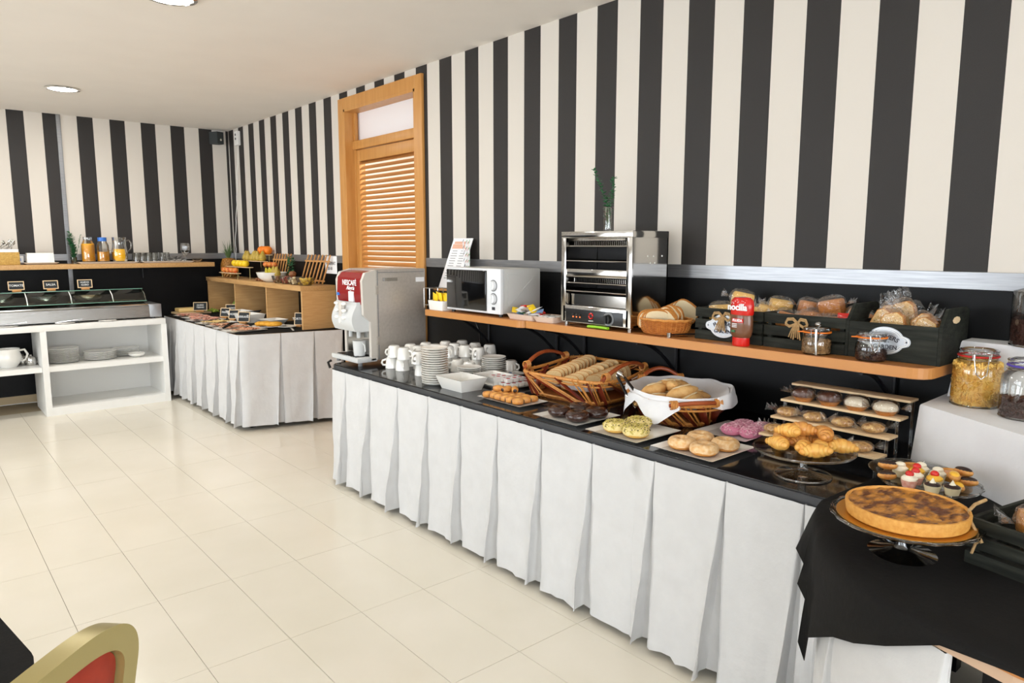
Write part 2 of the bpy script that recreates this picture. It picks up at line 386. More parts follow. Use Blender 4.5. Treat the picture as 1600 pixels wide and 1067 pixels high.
def text(txt, size, name, m, parent, T, extrude=.0006, bold=0, shear=0, arc=None):
    cu = bpy.data.curves.new(name, 'FONT'); cu.body = txt; cu.size = size; cu.extrude = extrude; cu.align_x = 'CENTER'; cu.align_y = 'CENTER'; cu.offset = bold; cu.shear = shear; cu.resolution_u = 3
    o = bpy.data.objects.new(name, cu); COL.objects.link(o); me = bpy.data.meshes.new_from_object(o); bpy.data.objects.remove(o); bpy.data.curves.remove(cu)
    me.name = name
    if arc:
        for v in me.vertices:
            a = v.co.x/arc; r = arc+v.co.y
            v.co.x, v.co.y = r*sin(a), r*cos(a)-arc
    me.transform(T); me.materials.clear(); me.materials.append(M[m])
    p = bpy.data.objects.new(name, me); COL.objects.link(p); p.parent = parent
    return p
def face(loc, n='-x', rz=0):   # matrix putting text upright, readable from direction n
    base = {'-x': Matrix(((0, 0, -1), (-1, 0, 0), (0, 1, 0))), '-y': Matrix(((1, 0, 0), (0, 0, -1), (0, 1, 0)))}[n]
    return Matrix.Translation(loc)@Matrix.Rotation(rz, 4, 'Z')@base.to_4x4()
def rrect(x0, y0, x1, y1, r, seg=6, corners=(1, 1, 1, 1)):
    P = []
    for k, (cx, cy, a) in enumerate(((x0+r, y0+r, pi), (x1-r, y0+r, 1.5*pi), (x1-r, y1-r, 0), (x0+r, y1-r, .5*pi))):
        if corners[k]:
            for i in range(seg+1): t = a+pi/2*i/seg; P.append((cx+r*cos(t), cy+r*sin(t)))
        else: P.append(((x0, y0), (x1, y0), (x1, y1), (x0, y1))[k])
    return P
def struct(o): o['kind'] = 'structure'; return o
CH = ((-2.685, -6.605, 0), 0.785)
# ================= ROOM =================
X0, Y0, H = -6.5, -11.5, 2.606
fl = MB(); fl.span((X0-.1, Y0-.1, -.08), (.15, .15, -.004)); fl = struct(fl.build('floor', 'grout', smooth=False))
tm = None; tx, ty = .2932, .6135; n_t = 0
for i in range(-7, 9):
    for j in range(-6, 10):
        x = -2.342+i*tx; y = -3.5136-j*ty
        if x+tx > .14 or y > .05: continue
        if tm is None:
            b = MB(); b.box((tx/2, -ty/2, -.003), (tx-.0018, ty-.0018, .006), bev=.0002); o = b.build('tile', 'tile', fl, smooth=False); tm = o.data
        else: o = bpy.data.objects.new('tile', tm); COL.objects.link(o); o.parent = fl
        o.location = (x, y, random.uniform(-.0002, .0002)); n_t += 1
b = MB(); b.span((X0-.1, Y0-.1, H), (.15, .15, H+.1)); struct(b.build('ceiling', 'ceil', smooth=False))
DY0, DY1, DZ = -3.58, -2.575, 2.47         # door opening
TZ0, TZ1 = 1.291, 1.35
wr = MB()
for (a, c, z0, z1) in ((Y0, DY0, 1.32, H), (DY1, 0, 1.32, H), (DY0, DY1, DZ, H)): wr.span((0, a, z0), (.13, c, z1))
wr = struct(wr.build('wall_right', 'wallr', smooth=False))
d = MB()
for (a, c) in ((Y0, DY0), (DY1, 0)): d.span((.0005, a, 0), (.13, c, 1.32))
d.build('dado', 'dado', wr, smooth=False)
for k, (a, c) in enumerate(((-9.6, -5.668), (-5.660, DY0-.085), (DY1+.06, -.004))):
    b = MB(); b.span((-.006, a, TZ0), (.002, c, TZ1), bev=.0015); struct(b.build('trim_%d' % (k+1), 'strip', smooth=False))
wb = MB(); wb.span((X0-.1, 0, 1.32), (.13, .13, H)); wb = struct(wb.build('wall_back', 'wallb', smooth=False))
d = MB(); d.span((X0-.1, .0005, 0), (.13, .13, 1.32)); d.build('dado', 'dado', wb, smooth=False)
b = MB(); b.span((-1.50, -.006, TZ0), (-.008, .002, TZ1), bev=.0015); struct(b.build('trim_4', 'strip', smooth=False))
b = MB(); b.span((X0, -.006, TZ0), (-1.535, .002, TZ1), bev=.0015); struct(b.build('trim_5', 'strip', smooth=False))
b = MB(); b.span((-1.535, -.010, 0.1), (-1.503, .002, H), bev=.002); b.span((-1.503, -.004, .1), (-1.499, .002, H)); struct(b.build('trim_6', 'strip', smooth=False))
b = MB(); b.span((X0, -.012, 0), (0, .002, .075), bev=.002); struct(b.build('baseboard_back', 'tan', smooth=False))
b = MB(); b.span((-.012, Y0, 0), (.002, DY0, .075), bev=.002); b.span((-.012, DY1, 0), (.002, -.012, .075), bev=.002); struct(b.build('baseboard_right', 'tan', smooth=False))
b = MB(); xs = [X0-.1]+[v for w in REAR_FILL for v in w]+[.13]
for a, c in zip(xs[0::2], xs[1::2]): b.span((a, Y0-.13, 0), (c, Y0, H))
for a, c in REAR_FILL: b.span((a, Y0-.13, 0), (c, Y0, .45)); b.span((a, Y0-.13, 2.3), (c, Y0, H))
struct(b.build('wall_front', 'plain', smooth=False))
for k, (a, c) in enumerate(REAR_FILL):  # unseen windows, added to carry the frontal fill light
    f = MB()
    for (p, q) in (((a, .45), (a+.05, 2.3)), ((c-.05, .45), (c, 2.3)), ((a, .45), (c, .5)), ((a, 2.25), (c, 2.3)), (((a+c)/2-.03, .45), ((a+c)/2+.03, 2.3))):
        f.span((p[0], Y0-.09, p[1]), (q[0], Y0-.03, q[1]))
    f = struct(f.build('window_%d' % (k+6), 'white', smooth=False))
    g = MB(); g.span((a+.05, Y0-.062, .5), (c-.05, Y0-.058, 2.25)); g.build('glass', 'wpane', f, smooth=False)
wl = MB(); ys = [Y0]+[v for w in sorted(WINDOWS) for v in w]+[0]
for a, c in zip(ys[0::2], ys[1::2]): wl.span((X0-.13, a, 0), (X0, c, H))
for a, c in WINDOWS: wl.span((X0-.13, a, 0), (X0, c, .45)); wl.span((X0-.13, a, 2.3), (X0, c, H))
struct(wl.build('wall_left', 'plain', smooth=False))
for k, (a, c) in enumerate(sorted(WINDOWS)):
    f = MB()
    for (p, q) in (((a, .45), (a+.05, 2.3)), ((c-.05, .45), (c, 2.3)), ((a, .45), (c, .5)), ((a, 2.25), (c, 2.3)), (((a+c)/2-.03, .45), ((a+c)/2+.03, 2.3))):
        f.span((X0-.09, p[0], p[1]), (X0-.03, q[0], q[1]))
    f = struct(f.build('window_%d' % (k+1), 'white', smooth=False))
    g = MB(); g.span((X0-.062, a+.05, .5), (X0-.058, c-.05, 2.25)); g.build('glass', 'wpane', f, smooth=False)
# kitchen behind the louvered door
b = MB(); b.span((1.9, -4.6, 0), (1.95, -1.6, 2.75)); b.span((.13, -4.65, 0), (1.95, -4.6, 2.75)); b.span((.13, -1.6, 0), (1.95, -1.55, 2.75)); b.span((.13, -4.6, 2.7), (1.9, -1.6, 2.75))
struct(b.build('wall_kitchen', 'plain', smooth=False))
b = MB(); b.span((.15, -4.6, -.05), (1.9, -1.6, 0)); struct(b.build('floor_kitchen', 'tile', smooth=False))
# door casing, transom and louvered leaf
dr = MB()
for y0, y1 in ((DY0-.085, DY0+.0), (DY1, DY1+.085)): dr.span((-.022, y0, 0), (.0, y1, 2.555), bev=.004)
dr.span((-.0215, DY0-.001, DZ), (.0, DY1+.001, 2.5545))
for y0, y1 in ((DY0, DY0+.018), (DY1-.018, DY1)): dr.span((-.02, y0, 0), (.15, y1, DZ))
dr.span((-.02, DY0, DZ-.018), (.15, DY1, DZ))
dr.span((.055, DY1-.042, 0), (.075, DY1-.018, DZ)); dr.span((.055, DY0+.018, 0), (.075, DY0+.042, DZ))
dr = struct(dr.build('door_1', 'door', smooth=False))
b = MB(); b.span((.04, DY0+.018, 2.17), (.11, DY1-.018, 2.235), bev=.004); b.build('transom_bar', 'door', dr)
b = MB(); b.span((.095, DY0+.018, 2.235), (.10, DY1-.018, DZ-.018)); b.build('transom_panel', mat('frosted_white_glass', rgb(240, 236, 238), .4), dr, smooth=False)
b = MB(); b.span((.06, DY1-.085, .02), (.10, DY1-.018, 2.165), bev=.003); b.build('stile', 'door', dr)
b = MB(); b.span((.06, DY0+.018, .02), (.10, DY0+.085, 2.165), bev=.003); b.build('stile', 'door', dr)
b = MB(); b.span((.06, DY0+.085, 2.08), (.10, DY1-.085, 2.165), bev=.003); b.build('rail', 'door', dr)
b = MB(); b.span((.06, DY0+.085, .02), (.10, DY1-.085, .22), bev=.003); b.build('rail', 'door', dr)
sm = None; z = .245
while z < 2.07:
    if sm is None:
        b = MB(); b.box((0, 0, 0), (.040, DY1-DY0-.17, .009), rot=Matrix.Rotation(radians(-38), 3, 'Y'), bev=.002); o = b.build('slat', 'slat', dr); sm = o.data
    else: o = bpy.data.objects.new('slat', sm); COL.objects.link(o); o.parent = dr
    o.location = (.08, (DY0+DY1)/2, z); z += .0388
# ceiling lights
for i, (x, y) in enumerate(LAMPS):
    nm = ['round recessed ceiling light near the far striped wall', 'round recessed ceiling light nearest the camera, cut by the top of the photo']
    t = thing('ceiling_light', nm[i] if i < 2 else 'round recessed ceiling light out of view, %s of the six' % nth(i-2), 'ceiling light', (x, y, H), group='recessed ceiling lights')
    b = MB(); b.lathe([(.095, -.001), (.118, -.001), (.118, -.008), (.100, -.012), (.095, -.001)], seg=28); b.build('rim', 'steelm', t)
    b = MB(); b.lathe([(0, -.004), (.096, -.004), (.096, -.008), (0, -.009)], seg=28); b.build('diffuser', 'lemit', t)
# corner speaker, socket and cable
t = thing('speaker', 'small dark wall speaker in the far ceiling corner', 'speaker', (-.13, -.045, 2.52), radians(20))
b = MB(); b.prism([(-.05, .055), (.05, .055), (.038, -.055), (-.038, -.055)], -.06, .06); b.bm.verts.ensure_lookup_table(); o = b.build('cabinet', 'spk', t, smooth=False)
b = MB(); b.cyl((0, -.056, -.02), .012, .004, 14, Matrix.Rotation(pi/2, 3, 'X')); b.build('tweeter', 'steelm', t)
b = MB(); b.span((-.012, .05, -.02), (.012, .10, .02)); b.build('bracket', 'spk', t)
t = thing('wall_socket', 'white double socket box beside the corner speaker', 'socket', (-.001, -.31, 2.5), 0)
b = MB(); b.span((-.035, -.045, -.07), (0, .045, .07), bev=.006); b.build('box', 'white', t)
for z in (.035, -.005):
    b = MB(); b.cyl((-.034, 0, z), .012, .003, 14, Matrix.Rotation(-pi/2, 3, 'Y')); b.build('outlet', 'black', t)
b = MB(); pts = [(-.006-.004*random.random(), -.30+.22*min(1, i/22)+.010*sin(i*1.3), 2.43-i*.045) for i in range(27)]
b.tube(pts, .0035, 6); tag(b.build('power_cable', 'white'), 'thin white cable hanging down the striped wall in the far corner', 'cable')
b = MB(); b.tube([(-2.5+.08*i, -.03-.012*sin(i*.9), .006) for i in range(9)], .004, 6); tag(b.build('floor_cable', 'white'), 'white cable lying on the floor under the left shelf', 'cable')
# notice on the wall
t = thing('paper_notice', 'white printed notice taped to the wall left of the door', 'notice', (-.007, -2.262, 1.272))
b = MB(); b.span((-.0015, -.105, -.072), (0, .105, .072)); b.build('sheet', 'paper', t, smooth=False)
text('RESERVAT', .036, 'lettering', 'ink', t, face((-.002, 0, .012)), bold=.0006)
text('20-10', .036, 'lettering', 'ink', t, face((-.002, .02, -.03)), bold=.0006)

# ================= MAIN COUNTER =================
CZ = .73
t = thing('buffet_counter', 'long buffet counter with glossy black top along the right wall', 'counter', (0, 0, 0))
b = MB(); b.prism(rrect(-.80, -6.88, -.012, -3.82, .05, corners=(0, 0, 0, 1)), CZ-.03, CZ); b.build('worktop', 'granite', t, smooth=False)
b = MB()
P = rrect(-.804, -6.884, -.010, -3.816, .05, corners=(0, 0, 0, 1)); b.prism(P, CZ-.034, CZ-.005); b.build('edge_band', 'topedge', t, smooth=False)
for x in (-.70, -.08):
    for y in (-3.95, -5.4, -6.78):
        b = MB(); b.span((x-.025, y-.025, 0), (x+.025, y+.025, CZ-.034)); b.build('leg', 'darkm', t, smooth=False)
b = MB(); b.tube([(-.80, -3.80, .70), (-.812, -3.80, .735), (-.79, -3.80, .745)], .008, 6); tag(b.build('table_clip', 'black'), 'black clip on the far left corner of the long counter', 'clip')

def skirt(path_fn, L, bounds, top, name, label, out0=.004, bot=.022, seed=1, rows=14, flare=.05, parent=None, matn='cloth'):
    """cloth hung along a path: path_fn(s)->(point, outward normal); box pleats at arc lengths in bounds"""
    rnd = random.Random(seed); cols = []   # (s, out at hem, ds at hem, deep)
    for a, c in zip(bounds, bounds[1:]):
        w = c-a; k = rnd.uniform(.8, 1.25); g = min(.055, w*.22)*rnd.uniform(.75, 1.2); lean = rnd.uniform(.010, .03); m = rnd.uniform(.35, .65)
        for f, o_, ds in ((0, -.2, 0), (.0, .25, 0), (.05, .42, 0), (.2, .30, 0), (m-.12, .26, 0), (m, .44, 0), (m+.12, .30, 0), (.72, .42, -.1), (.85, .62, -.3), (.93, .98, -.6), (.97, 1.05, -.85), (.985, .92, -1), (.988, .1, -1), (.992, -.35, -.9), (.997, -.38, -.3), (.9995, -.35, 0)):
            s = a+w*f
            cols.append((s, o_*flare*k, ds*g, rnd.uniform(-.003, .003)))
    b = MB()
    V = []
    for (s, o_, ds, jz) in cols:
        col = []
        for r in range(rows+1):
            v = r/rows; e = v**1.15
            p, n = path_fn(min(max(s+ds*e, 0), L))
            wob = .006*sin(9*v+s*37)*v*(1 if o_ > 0 else .2)+.002*sin(23*v+s*91)
            off = out0+(.006*(1 if o_ > 0 else -1.5))*(1-v)+o_*e+wob
            z = top-(top-bot-jz-.012*max(0, .5-o_/flare*.5))*v
            col.append(b.bm.verts.new((p[0]+n[0]*off, p[1]+n[1]*off, z)))
        V.append(col)
    for A, B in zip(V, V[1:]):
        for r in range(rows): b._f([A[r], B[r], B[r+1], A[r+1]])
    o = b.build(name, matn, parent, ang=75)
    return tag(o, label, 'table skirt') if label else o
def poly_path(pts):
    pts = [Vector(p) for p in pts]; L = [0]
    for a, c in zip(pts, pts[1:]): L.append(L[-1]+(c-a).length)
    def f(s):
        for i in range(len(pts)-1):
            if s <= L[i+1]+1e-9 or i == len(pts)-2:
                t = (s-L[i])/(L[i+1]-L[i]); p = pts[i].lerp(pts[i+1], t); d = (pts[i+1]-pts[i]).normalized()
                # smooth normals near corners
                def nn(k): q = (pts[k+1]-pts[k]).normalized(); return Vector((q.y, -q.x))
                n = nn(i)
                if i > 0 and t < .5: n = (nn(i-1)+nn(i)).normalized().lerp(n, t*2)
                elif i < len(pts)-2 and t >= .5: n = n.lerp((nn(i)+nn(i+1)).normalized(), t*2-1)
                return p, n.normalized()
    return f, L[-1]
# path runs left end -> along the front toward the camera
pth = [(-.02, -3.815), (-.76, -3.815), (-.79, -3.828), (-.806, -3.86), (-.806, -6.86), (-.80, -6.89)]
f, L = poly_path([(p[0], p[1]) for p in pth])
g = lambda s: (lambda r: (r[0], -r[1] if False else r[1]))(f(s))
def fout(s):
    p, n = f(s); c = Vector((-.4, -5.3))
    if n.dot(c-p) > 0: n = -n
    return p, n
base = .74+.032+.035; pl = [0, .25, .5, .76, base+.17]
for y in (-4.31, -4.60, -4.88, -5.15, -5.42, -5.70, -5.98, -6.27, -6.55, -6.81): pl.append(base+(-y-3.86))
pl.append(L)
skirt(fout, L, pl, CZ-.03, 'table_skirt', 'white box-pleated cloth skirt hanging along the long buffet counter', seed=5)

# ================= CORNER TABLE (nearest, right) =================
B2 = [(-.80, -6.86), (-.86, -6.885), (-.92, -6.91), (-.98, -6.94), (-1.02, -6.96), (-1.06, -6.98), (-1.10, -7.01), (-1.14, -7.04), (-1.20, -7.10), (-1.25, -7.16), (-1.30, -7.24), (-1.34, -7.34), (-1.375, -7.46), (-1.40, -7.62), (-1.42, -7.9), (-1.43, -8.5)]
t = thing('corner_table', 'wooden table under the black cloth at the near end of the counter', 'table')
poly = B2+[(-.02, -8.5), (-.02, -6.886), (-.80, -6.886)]
poly[0] = (-.805, -6.886)
b = MB(); b.prism(poly, CZ-.007, CZ-.002); o = b.build('tabletop', 'shelf', t, smooth=False)
c = [(x+.004 if x < -.5 else x, y) for x, y in poly]; b = MB(); b.prism(c, CZ-.030, CZ-.0072); b.build('edge_band', 'paleedge', t, smooth=False)
b = MB(); b.span((-1.30, -8.45, .01), (-1.285, -7.40, CZ-.032)); b.span((-1.285, -7.41, .01), (-.3, -7.395, CZ-.032)); b.build('black_panel', 'blackcloth', t, smooth=False)  # black panel added to make the space under the tabletop dark
for x, y in ((-1.25, -7.55), (-1.2, -8.4), (-.1, -7.0), (-.1, -8.4)):
    b = MB(); b.span((x-.025, y-.025, 0), (x+.025, y+.025, CZ-.041)); b.build('leg', 'darkm', t, smooth=False)
f2, L2 = poly_path(B2[:13])
def fout2(s):
    p, n = f2(s)
    if n.dot(Vector((-.5, -7.6))-p) > 0: n = -n
    return p-n*.012, n
i11 = sum((Vector(B2[k+1])-Vector(B2[k])).length for k in range(11))
skirt(fout2, L2, [.02, .16, .42, i11+.012], CZ-.032, 'table_skirt', 'white cloth hanging under the black tablecloth at the near corner table', seed=9, flare=.022)
# black tablecloth: top sheet + hanging hem
hem = [(-.845, -6.86, .715), (-.875, -6.848, .665), (-.945, -6.855, .620), (-.998, -6.904, .610), (-1.002, -6.893, .552), (-1.027, -6.945, .505), (-1.081, -6.942, .440), (-1.073, -6.958, .392), (-1.118, -6.986, .484), (-1.212, -7.088, .566), (-1.262, -7.154, .60), (-1.312, -7.236, .65), (-1.346, -7.34, .712), (-1.374, -7.46, .726), (-1.396, -7.62, .728), (-1.416, -7.9, .728), (-1.428, -8.48, .728)]
edge = [(-.83, -6.868), (-.86, -6.882), (-.92, -6.907), (-.965, -6.93), (-.985, -6.94), (-1.02, -6.958), (-1.06, -6.977), (-1.085, -6.992), (-1.14, -7.037), (-1.20, -7.097), (-1.25, -7.157), (-1.30, -7.237), (-1.338, -7.338), (-1.371, -7.46), (-1.393, -7.62), (-1.413, -7.9), (-1.425, -8.48)]
b = MB(); rows = []
n = len(hem)
inner = [(-.28-.0*i, -6.83-.0*i) for i in range(n)]
inner = [(-.30, -6.89-.02*i) if i < 10 else (-.30, -7.09-(i-9)*.19) for i in range(n)]
rows.append([b.bm.verts.new((x, y, CZ+.0035)) for x, y in inner])
for fr in (.35, .65, .85, .95):
    rows.append([b.bm.verts.new((inner[i][0]*(1-fr)+edge[i][0]*fr, inner[i][1]*(1-fr)+edge[i][1]*fr, CZ+.0035+.002*abs(sin(i*2.1+fr*9)))) for i in range(n)])
rows.append([b.bm.verts.new((edge[i][0], edge[i][1], CZ+.004)) for i in range(n)])
for fr in (.08, .25, .5, .75, 1):
    R = []
    for i in range(n):
        e, h = edge[i], hem[i]; drop = (CZ+.002-h[2]); k = min(1, drop/.05)
        nx, ny = -.75, .66
        out = .014*k+ .012*sin(i*2.6)*fr*k
        x = e[0]*(1-fr)+h[0]*fr+nx*out*(1-fr)*(.6 if fr < 1 else 0); y = e[1]*(1-fr)+h[1]*fr+ny*out*(1-fr)
        R.append(b.bm.verts.new((x, y, CZ+.003-drop*fr)))
    rows.append(R)
for A, Bq in zip(rows, rows[1:]):
    for i in range(n-1): b._f([A[i], A[i+1], Bq[i+1], Bq[i]])
o = b.build('tablecloth', 'blackcloth', ang=80); md = o.modifiers.new('th', 'SOLIDIFY'); md.thickness = .0018; md.offset = 1
tag(o, 'black cloth draped over the near corner table with a pointed hanging corner', 'tablecloth')

# stepped cloth-covered risers with cereal jars
def drape(b, poly, z0, z1, fl=.02, seed=0, sub=10):
    rnd = random.Random(seed); P = []
    for (a, c) in zip(poly, poly[1:]+poly[:1]):
        for i in range(sub): P.append((a[0]+(c[0]-a[0])*i/sub, a[1]+(c[1]-a[1])*i/sub))
    cx = sum(p[0] for p in P)/len(P); cy = sum(p[1] for p in P)/len(P); m = len(P)
    ring = []
    for v, ins in ((0, .97), (0, .995), (.03, 1.0), (.25, 1.0), (.5, 1), (.75, 1), (1, 1)):
        R = []
        for i, (x, y) in enumerate(P):
            ux, uy = x-cx, y-cy; l = math.hypot(ux, uy); w = fl*v*(1+.5*sin(i*.9+seed))+.003*sin(i*2.3)*v
            x2 = cx+ux*ins+ux/l*w; y2 = cy+uy*ins+uy/l*w; x2 = min(x2, -.003)
            R.append(b.bm.verts.new((x2, y2, z1-(z1-z0)*v-(0 if v else 0))))
        ring.append(R)
    b._f(ring[0])
    for A, B in zip(ring, ring[1:]):
        for i in range(m): b._f([A[i], B[i], B[(i+1) % m], A[(i+1) % m]])
b = MB(); LZ, UZ = .94, 1.13
low = [(-.315, -6.915), (-.62, -7.42), (-.62, -7.75), (-.01, -7.75), (-.01, -6.905)]
up = [(-.115, -6.955), (-.17, -7.42), (-.17, -7.7), (-.01, -7.7), (-.01, -6.95)]
drape(b, low, CZ+.006, LZ, .012, 1); drape(b, up, LZ+.001, UZ, .02, 2)
tag(b.build('riser_cloth', 'linen', ang=60), 'white linen cloth draped over two stepped boxes in the right corner', 'cloth')
# ================= WALL SHELF (right wall) =================
SZ = 1.06
def wshelf(poly, label, brackets):
    t = thing('wall_shelf', label, 'shelf', group='wall shelves above the counter')
    b = MB(); b.prism(poly, SZ-.036, SZ); b.build('board', ['shelf'], t, smooth=False)
    b = MB(); P2 = poly; 
    b.prism([(x-.0012 if x < -.1 else x, y-.0012 if y < -6.8 else y+.0012 if y > -4.3 else y) for x, y in poly], SZ-.034, SZ-.002); b.build('edge_band', 'shelfedge', t, smooth=False)
    for y in brackets:
        b = MB(); pts = [(-.012, y, SZ-.05-.0), (-.012, y, SZ-.23)]; b.tube(pts, .008, 6)
        b.tube([(-.30+.29*(i/10), y, SZ-.048-.17*(i/10)**1.9) for i in range(11)], .008, 8)
        b.tube([(-.012, y, SZ-.042), (-.32, y, SZ-.042)], .007, 6); b.build('bracket', 'darkm', t)
wshelf(rrect(-.385, -5.085, -.012, -4.22, .035, corners=(1, 0, 0, 0)), 'shorter orange-brown wall shelf carrying the microwave', (-4.35, -4.95))
wshelf(rrect(-.362, -6.945, -.012, -5.09, .06, corners=(1, 0, 0, 0)), 'longer orange-brown wall shelf carrying toaster and crates', (-5.16, -5.75, -6.72))
b = MB(); b.tube([(-.05, -4.26, SZ-.07), (-.04, -4.30, .9), (-.12, -4.42, .80), (-.10, -4.5, .74)], .006, 8); tag(b.build('appliance_cable', 'black'), 'black cable hanging behind the coffee machine under the shelf', 'cable')

# ---- coffee machine ----
t = thing('coffee_machine', 'steel coffee machine with red header on the far end of the counter', 'coffee machine', (0, 0, CZ))
x0, x1, y0, y1 = -.615, -.27, -4.05, -3.72
b = MB(); b.span((x0, y0, .03), (x1, y1, .565), bev=.004); b.build('housing', 'machine', t)
b = MB(); b.span((x0+.01, y0-.002, .545), (x1-.01, y0+.001, .548)); b.span((x0+.008, y0-.0025, .03), (x0+.012, y0, .56)); b.build('panel_seam', 'grey', t, smooth=False)
for z in (.12, .42): b = MB(); b.span((x0-.004, y0-.008, z), (x0+.012, y0+.002, z+.05), bev=.002); b.build('hinge', 'machine', t)
b = MB(); poly = [(x0, .035), (x0-.055, .035), (x0-.055, .10), (x0-.030, .12), (x0-.03, .24), (x0-.10, .26), (x0-.118, .40), (x0-.105, .52), (x0-.07, .553), (x0, .565)]
T = Matrix(((1, 0, 0, 0), (0, 0, 1, 0), (0, 1, 0, 0), (0, 0, 0, 1)))
poly = [(x0, .03), (x0-.04, .03), (x0-.04, .26), (x0-.085, .30), (x0-.09, .50), (x0-.07, .545), (x0, .563)]
b.prism(poly, y0, y0+.025, T); b.build('front_frame', 'cream', t, smooth=False); b = MB(); b.prism(poly, y1-.025, y1, T); b.build('front_frame', 'cream', t, smooth=False)
b = MB(); b.prism([(x0-.0, .36), (x0-.086, .36), (x0-.095, .42), (x0-.088, .515), (x0-.06, .545), (x0, .556)], y0+.024, y1-.024, T); hd = b.build('header', 'redp', t, smooth=False)
text('NESCAFÉ', .042, 'lettering', 'paper', hd, face((x0-.099, -3.91, .485), rz=0), bold=.0008)
text('Alegria', .034, 'lettering', 'paper', hd, face((x0-.099, -3.92, .455)), shear=.4, bold=.0006)
b = MB(); b.span((x0-.0985, -3.955, .375), (x0-.09, -3.895, .435)); b.build('price_card', 'paper', hd, smooth=False)
b = MB(); b.span((x0-.0985, -3.775, .405), (x0-.088, -3.745, .422)); b.build('blue_sticker', 'blue', hd, smooth=False)
def mv(u, v):   # bulging dispenser head
    a = -1+2*u; y = (y0+y1)/2-a*(.145); zz = .205+.17*v
    d = .10+.045*sin(pi*min(1, v*1.0+.12))*(1-.35*a*a)
    if abs(a) > .93: d *= .55
    return Vector((x0-.01-d*(1 if 0 < u < 1 else 0), y, zz))
b = MB(); b.grid(mv, 16, 10); b.span((x0-.05, y0+.03, .205), (x0, y1-.03, .375)); b.span((x0-.10, y0+.035, .198), (x0-.0, y1-.035, .21)); b.build('dispenser_head', 'lightgrey', t, ang=60)
for k in range(3):
    for s in (-1, 1):
        b = MB(); b.ell((x0-.150, (y0+y1)/2+.0+s*.045+.0, .365-.042*k), (.014, .022, .011), seg=12, rings=6); b.build('selector_button', 'porc', t)
b = MB(); b.span((x0-.152, (y0+y1)/2-.018, .25), (x0-.13, (y0+y1)/2+.018, .375), bev=.004); b.build('label_strip', 'cream', t)
b = MB(); b.cyl((x0-.156, (y0+y1)/2, .262), .014, .012, 14, Matrix.Rotation(pi/2, 3, 'Y')); b.build('round_button', 'porc', t)
for yy in (-.05, .05):
    b = MB(); b.tube([(x0-.06, (y0+y1)/2+yy, .20), (x0-.06, (y0+y1)/2+yy, .155)], .012, 10); b.build('nozzle', 'lightgrey', t)
b = MB(); b.span((x0-.035, y0+.03, .06), (x0-.03, y1-.03, .205)); b.build('recess_back', 'steelm', t, smooth=False)
b = MB(); b.cyl((x0-.065, -3.95, .052), .034, .09, 18, r2=.04); b.tube([(x0-.065+.01, -3.99, .07), (x0-.065, -4.02, .085), (x0-.065, -4.015, .12), (x0-.065, -3.985, .13)], .005, 6); b.build('milk_jug', 'lightgrey', t)
b = MB(); b.span((x0-.135, y0+.0, .02), (x0-.0, y1-.0, .05), bev=.01); b.build('drip_tray', 'lightgrey', t)
b = MB()
for i in range(9): b.span((x0-.12, y0+.045+i*.028, .0505), (x0-.02, y0+.055+i*.028, .0535))
b.build('drip_grille', 'black', t, smooth=False)
for x, y in ((x0-.10, y0+.03), (x0-.10, y1-.03), (x1-.04, y0+.03), (x1-.04, y1-.03)):
    b = MB(); b.cyl((x, y, 0), .013, .032, 12); b.build('foot', 'grey', t)
b = MB(); b.span((x0+.045, y0-.002, .495), (x0+.145, y0, .515)); b.build('embossed_plate', 'steelm', t, smooth=False)
b = MB(); b.span((x1-.07, y0-.002, .485), (x1-.01, y0, .512)); b.build('rating_label', 'paper', t, smooth=False)

# ---- microwave ----
t = thing('microwave', 'white microwave with black glass door on the wall shelf', 'microwave', (0, 0, SZ))
a, c = -4.885, -4.40
b = MB(); b.span((-.335, a, .016), (-.075, c, .252), bev=.008); b.build('housing', 'mwside', t)
b = MB(); b.span((-.358, a, .014), (-.335, c, .254), bev=.007); b.build('front_frame', 'mww', t)
b = MB(); b.span((-.366, a+.115, .026), (-.356, c-.012, .243), bev=.004); b.build('door', 'blackg', t)
b = MB(); b.span((-.310, a-.0035, .05), (-.11, a+.001, .225), bev=.003); b.build('side_recess', 'mwside', t)
b = MB(); b.prism([(-.30, .06), (-.29, .06), (-.12, .21), (-.13, .21)], a-.006, a-.002, T); b.build('side_rib', 'mwside', t, smooth=False)
for z in (.165, .095):
    b = MB(); b.cyl((-.356, a+.058, z), .031, .004, 24, Matrix.Rotation(-pi/2, 3, 'Y')); k = b.build('dial_ring', 'grey', t)
    b = MB(); b.cyl((-.359, a+.058, z), .026, .016, 24, Matrix.Rotation(-pi/2, 3, 'Y'), r2=.023); b.span((-.378, a+.055, z-.022), (-.372, a+.061, z+.022)); b.build('dial', 'mww', t)
b = MB(); b.span((-.360, a+.045, .036), (-.3575, a+.070, .052)); b.build('badge', 'ink', t, smooth=False)
for x in (-.33, -.11):
    for y in (a+.03, c-.03):
        b = MB(); b.cyl((x, y, 0), .012, .018, 10); b.build('foot', 'black', t)

